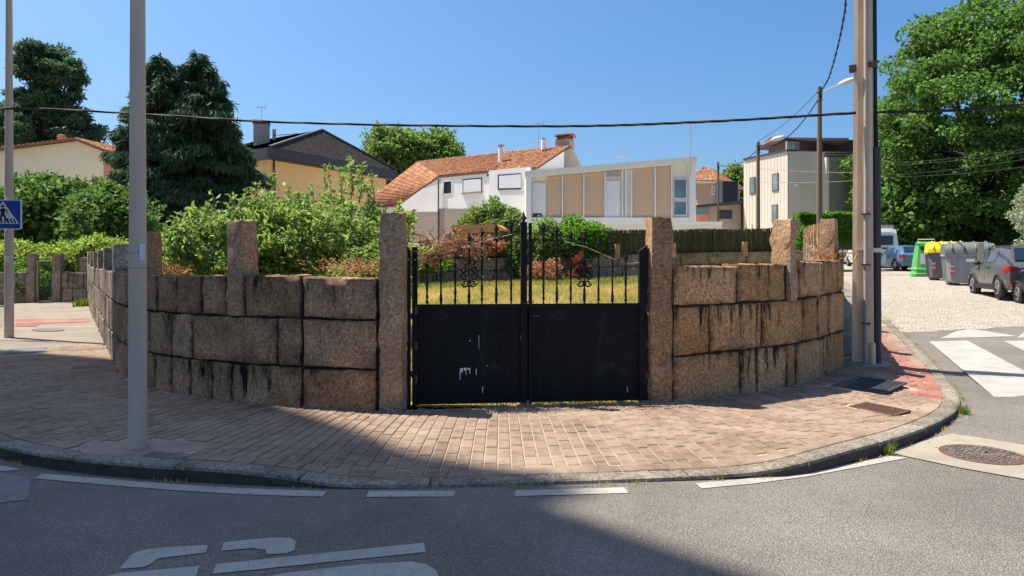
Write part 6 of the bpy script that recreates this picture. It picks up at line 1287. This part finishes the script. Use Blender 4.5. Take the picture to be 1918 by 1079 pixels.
# camper van
Yv = 47.5; xv = (1630-CX)/FPX*Yv; zv = float(G(xv, Yv))-.1; cv = thing('camper_van', 'white camper van with raised roof parked behind the concrete pole', 'van', (xv, Yv, zv), rotz=hd_(12))
secs = [(-2.6, .35, 2.25), (-2.5, .3, 2.5), (.9, .3, 2.55), (1.5, .3, 2.3), (1.7, .3, 1.35), (2.45, .35, 1.1), (2.6, .4, .7)]; rows = []
for X, zb, zt in secs: rows.append([(X, -.95, zb), (X, -1.02, zb+.3), (X, -.98, zt*.6), (X, -.86, zt-.12), (X, -.6, zt), (X, .6, zt), (X, .86, zt-.12), (X, .98, zt*.6), (X, 1.02, zb+.3), (X, .95, zb)])
mb = MB(); mb.grid([r_+[r_[0]] for r_ in rows]); mb.f += [tuple(range(10)), tuple(range(len(mb.v)-2, len(mb.v)-12, -1))]; mb.mi += [0, 0]; fixn(mb.build('body', M['car_white'], cv, smooth=35, local=True))
MB().box((-.9, 0, 2.62), (3.0, 1.5, .22)).build('raised_roof', M['conduit'], cv, local=True)
for s_ in (-1, 1):
    fixn(MB().slab([(-1.8, s_*1.0, 1.35), (-.6, s_*1.0, 1.35), (-.6, s_*.93, 1.95), (-1.8, s_*.93, 1.95)], (0, -s_*.02, 0)).build('side_window', M['cglass'], cv, local=True)); fixn(MB().slab([(.6, s_*1.0, 1.35), (1.6, s_*1.0, 1.3), (1.35, s_*.93, 1.9), (.6, s_*.93, 1.95)], (0, -s_*.02, 0)).build('side_window', M['cglass'], cv, local=True))
    for X in (-1.7, 1.7): w_ = fixn(MB().tube([(X, s_*.83, .34), (X, s_*1.03, .34)], .34, 24).build('wheel', M['tyre'], cv, smooth=40, local=True)); fixn(MB().tube([(X, s_*1.02, .34), (X, s_*1.04, .34)], .2, 20).build('rim', M['rim'], w_, local=True))
    MB().box((-2.62, s_*.82, .95), (.04, .16, .35)).build('tail_light', M['red_l'], cv, local=True)
MB().box((-2.6, -.25, 1.72), (.05, .8, .62)).build('rear_window', M['cglass'], cv, local=True); MB().box((-2.63, -.25, 1.2), (.04, .5, .1)).build('bike_rack', M['trim'], cv, local=True); MB().box((-2.68, 0, .45), (.16, 1.9, .2)).build('rear_bumper', M['trim'], cv, local=True); MB().box((-2.63, -.2, .8), (.03, .5, .11)).build('number_plate', M['plate'], cv, local=True)
# containers
M['bin_grey'] = worn('bin_grey', (.27, .27, .275), .08, 2, .6, .1, 20, dirt=(.20, .19, .185)); M['bin_dark'] = worn('bin_dark', (.13, .13, .14), .1, 2, .6, .1, 20); M['lid_grey'] = worn('lid_greygreen', (.12, .135, .125), .1, 2, .5, .1, 20); M['bin_yellow'] = worn('bin_yellow', (.72, .58, .02), .06, 2, .5, .1, 20); M['bin_green'] = worn('bin_green', (.085, .37, .09), .08, 2, .5, .1, 20); M['chev_pale'] = worn('chevron_pale', (.55, .42, .40), .1, 4, .6, 0); M['chev_red'] = worn('chevron_red', (.42, .07, .06), .05, 4, .5, 0); M['woodplank'] = worn('weathered_plank', (.40, .34, .26), .2, 6, .9, .3, 30, stretch=(6, 6, .6))
def container(label, px, py, Wd, Dp, ang_, body, lid, plank=False, hbody=1.12, htop=1.62):
    x, y, z = on_street(px, py); t = thing('recycling_container', label, 'container', (x, y, z), rotz=ang_)
    def ring(w_, d_, z_, c=.16): return [(sx*(w_/2-(c if k else 0)), sy*(d_/2-(0 if k else c)), z_) for sx, sy, ks in ((-1, -1, (0, 1)), (1, -1, (1, 0)), (1, 1, (0, 1)), (-1, 1, (1, 0))) for k in ks]
    prof = [(.86, .80, .06), (.90, .86, .14), (.97, .96, hbody*.8), (.99, .98, hbody), (1.05, 1.05, hbody), (1.05, 1.05, hbody+.07)]
    rows = [ring(Wd*a, Dp*b, c) for a, b, c in prof]; mb = MB(); mb.grid([r_+[r_[0]] for r_ in rows]); mb.f += [tuple(reversed(range(8)))]; mb.mi += [0]; fixn(mb.build('body', M[body], t, local=True))
    # barrel lid, axis along the width
    rows = []
    for X in np.linspace(-Wd*.51, Wd*.51, 7):
        e_ = 1-.10*abs(X/(Wd*.51))**3; rows.append([(X, Dp*.52*math.cos(a)*1, hbody+.06+(htop-hbody)*math.sin(a)**.8*e_) for a in np.linspace(math.pi, 0, 13)])
    mb = MB(); mb.grid(rows); mb.f += [tuple(range(13)), tuple(range(len(mb.v)-1, len(mb.v)-14, -1))]; mb.mi += [0, 0]; lo = fixn(mb.build('lid', M[lid], t, smooth=40, local=True))
    for X in np.linspace(-Wd*.36, Wd*.36, 4): MB().tube([(X, Dp*.53*math.cos(a), hbody+.07+(htop-hbody)*math.sin(a)**.8) for a in np.linspace(math.pi*.93, math.pi*.07, 10)], .03, 6).build('lid_rib', M[lid], lo, smooth=True, local=True)
    for X in np.linspace(-Wd*.40, Wd*.40, 6): MB().bar((X*.93, -Dp*.445, .16), (X, -Dp*.495, hbody-.03), .05, .03).build('rib', M[body], t, local=True)
    for Yy in np.linspace(-Dp*.3, Dp*.3, 3): MB().bar((-Wd*.457, Yy*.9, .16), (-Wd*.498, Yy, hbody-.03), .05, .03).build('rib', M[body], t, local=True)
    for k in range(2):
        for s_, m_ in ((0, 'chev_red'), (.09, 'chev_pale')):
            z_ = .38+k*.18+s_; xx_ = -Wd*.36; fixn(MB().slab([(xx_-.07, -Dp*.505, z_+.05), (xx_, -Dp*.505, z_), (xx_+.07, -Dp*.505, z_+.05), (xx_+.07, -Dp*.505, z_+.14), (xx_, -Dp*.505, z_+.09), (xx_-.07, -Dp*.505, z_+.14)], (0, .03, 0)).build('chevron', M[m_], t, local=True))
    MB().box((0, -Dp*.505, hbody-.16), (.28, .02, .12)).build('label_plate', M['white'], t, local=True)
    for X in (-Wd*.3, Wd*.3): MB().box((X, -Dp*.3, .04), (.3, .2, .08)).build('foot', M['trim'], t, local=True); MB().box((X, Dp*.3, .04), (.3, .2, .08)).build('foot', M['trim'], t, local=True)
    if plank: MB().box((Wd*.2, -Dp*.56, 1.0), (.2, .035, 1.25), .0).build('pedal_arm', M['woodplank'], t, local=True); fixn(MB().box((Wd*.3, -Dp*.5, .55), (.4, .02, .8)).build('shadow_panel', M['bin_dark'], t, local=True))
    else: MB().box((Wd*.28, -Dp*.4, hbody+.35), (.2, .2, .4)).build('hinge_arm', M['conduit'], t, local=True)
    return t
aimg = -.42
container('dark grey container with bright yellow barrel lid', 1772, 524, 1.5, 1.15, aimg, 'bin_dark', 'bin_yellow')
container('light grey container with grey-green lid and red chevrons', 1812, 533, 1.65, 1.2, aimg, 'bin_grey', 'lid_grey', True)
x, y, z = on_street(1735, 517); gc = thing('recycling_container', 'tall tapered green glass container beside the yellow-lidded one', 'container', (x, y, z), rotz=aimg)
rows = [[(sx*w_, sy*w_, zz) for sx, sy in ((-.8, -1), (.8, -1), (1, -.8), (1, .8), (.8, 1), (-.8, 1), (-1, .8), (-1, -.8), (-.8, -1))] for w_, zz in ((.66, 0), (.66, .12), (.62, .16), (.60, .3), (.63, .33), (.59, .42), (.46, 1.45), (.44, 1.6), (.38, 1.68))]
mb = MB(); mb.grid(rows); k = len(mb.v)-9; mb.f.append(tuple(k+i for i in range(8))); mb.mi.append(0); fixn(mb.build('body', M['bin_green'], gc, local=True))
for s_ in (-1, 1): MB().lathe((0, 0, 0), [(.001, 1.3), (.001, 1.31)], 4); MB().tube([(s_*.2, -.51, 1.36), (s_*.2, -.47, 1.36)], .1, 14).build('slot', M['black'], gc, local=True)
MB().box((-.15, -.585, .85), (.34, .02, .5)).build('label_plate', M['white'], gc, local=True); MB().tube([(-.35, 0, 1.66), (-.35, 0, 1.8), (.35, 0, 1.8), (.35, 0, 1.66)], .03, 6).build('lifting_bar', M['galv'], gc, local=True)
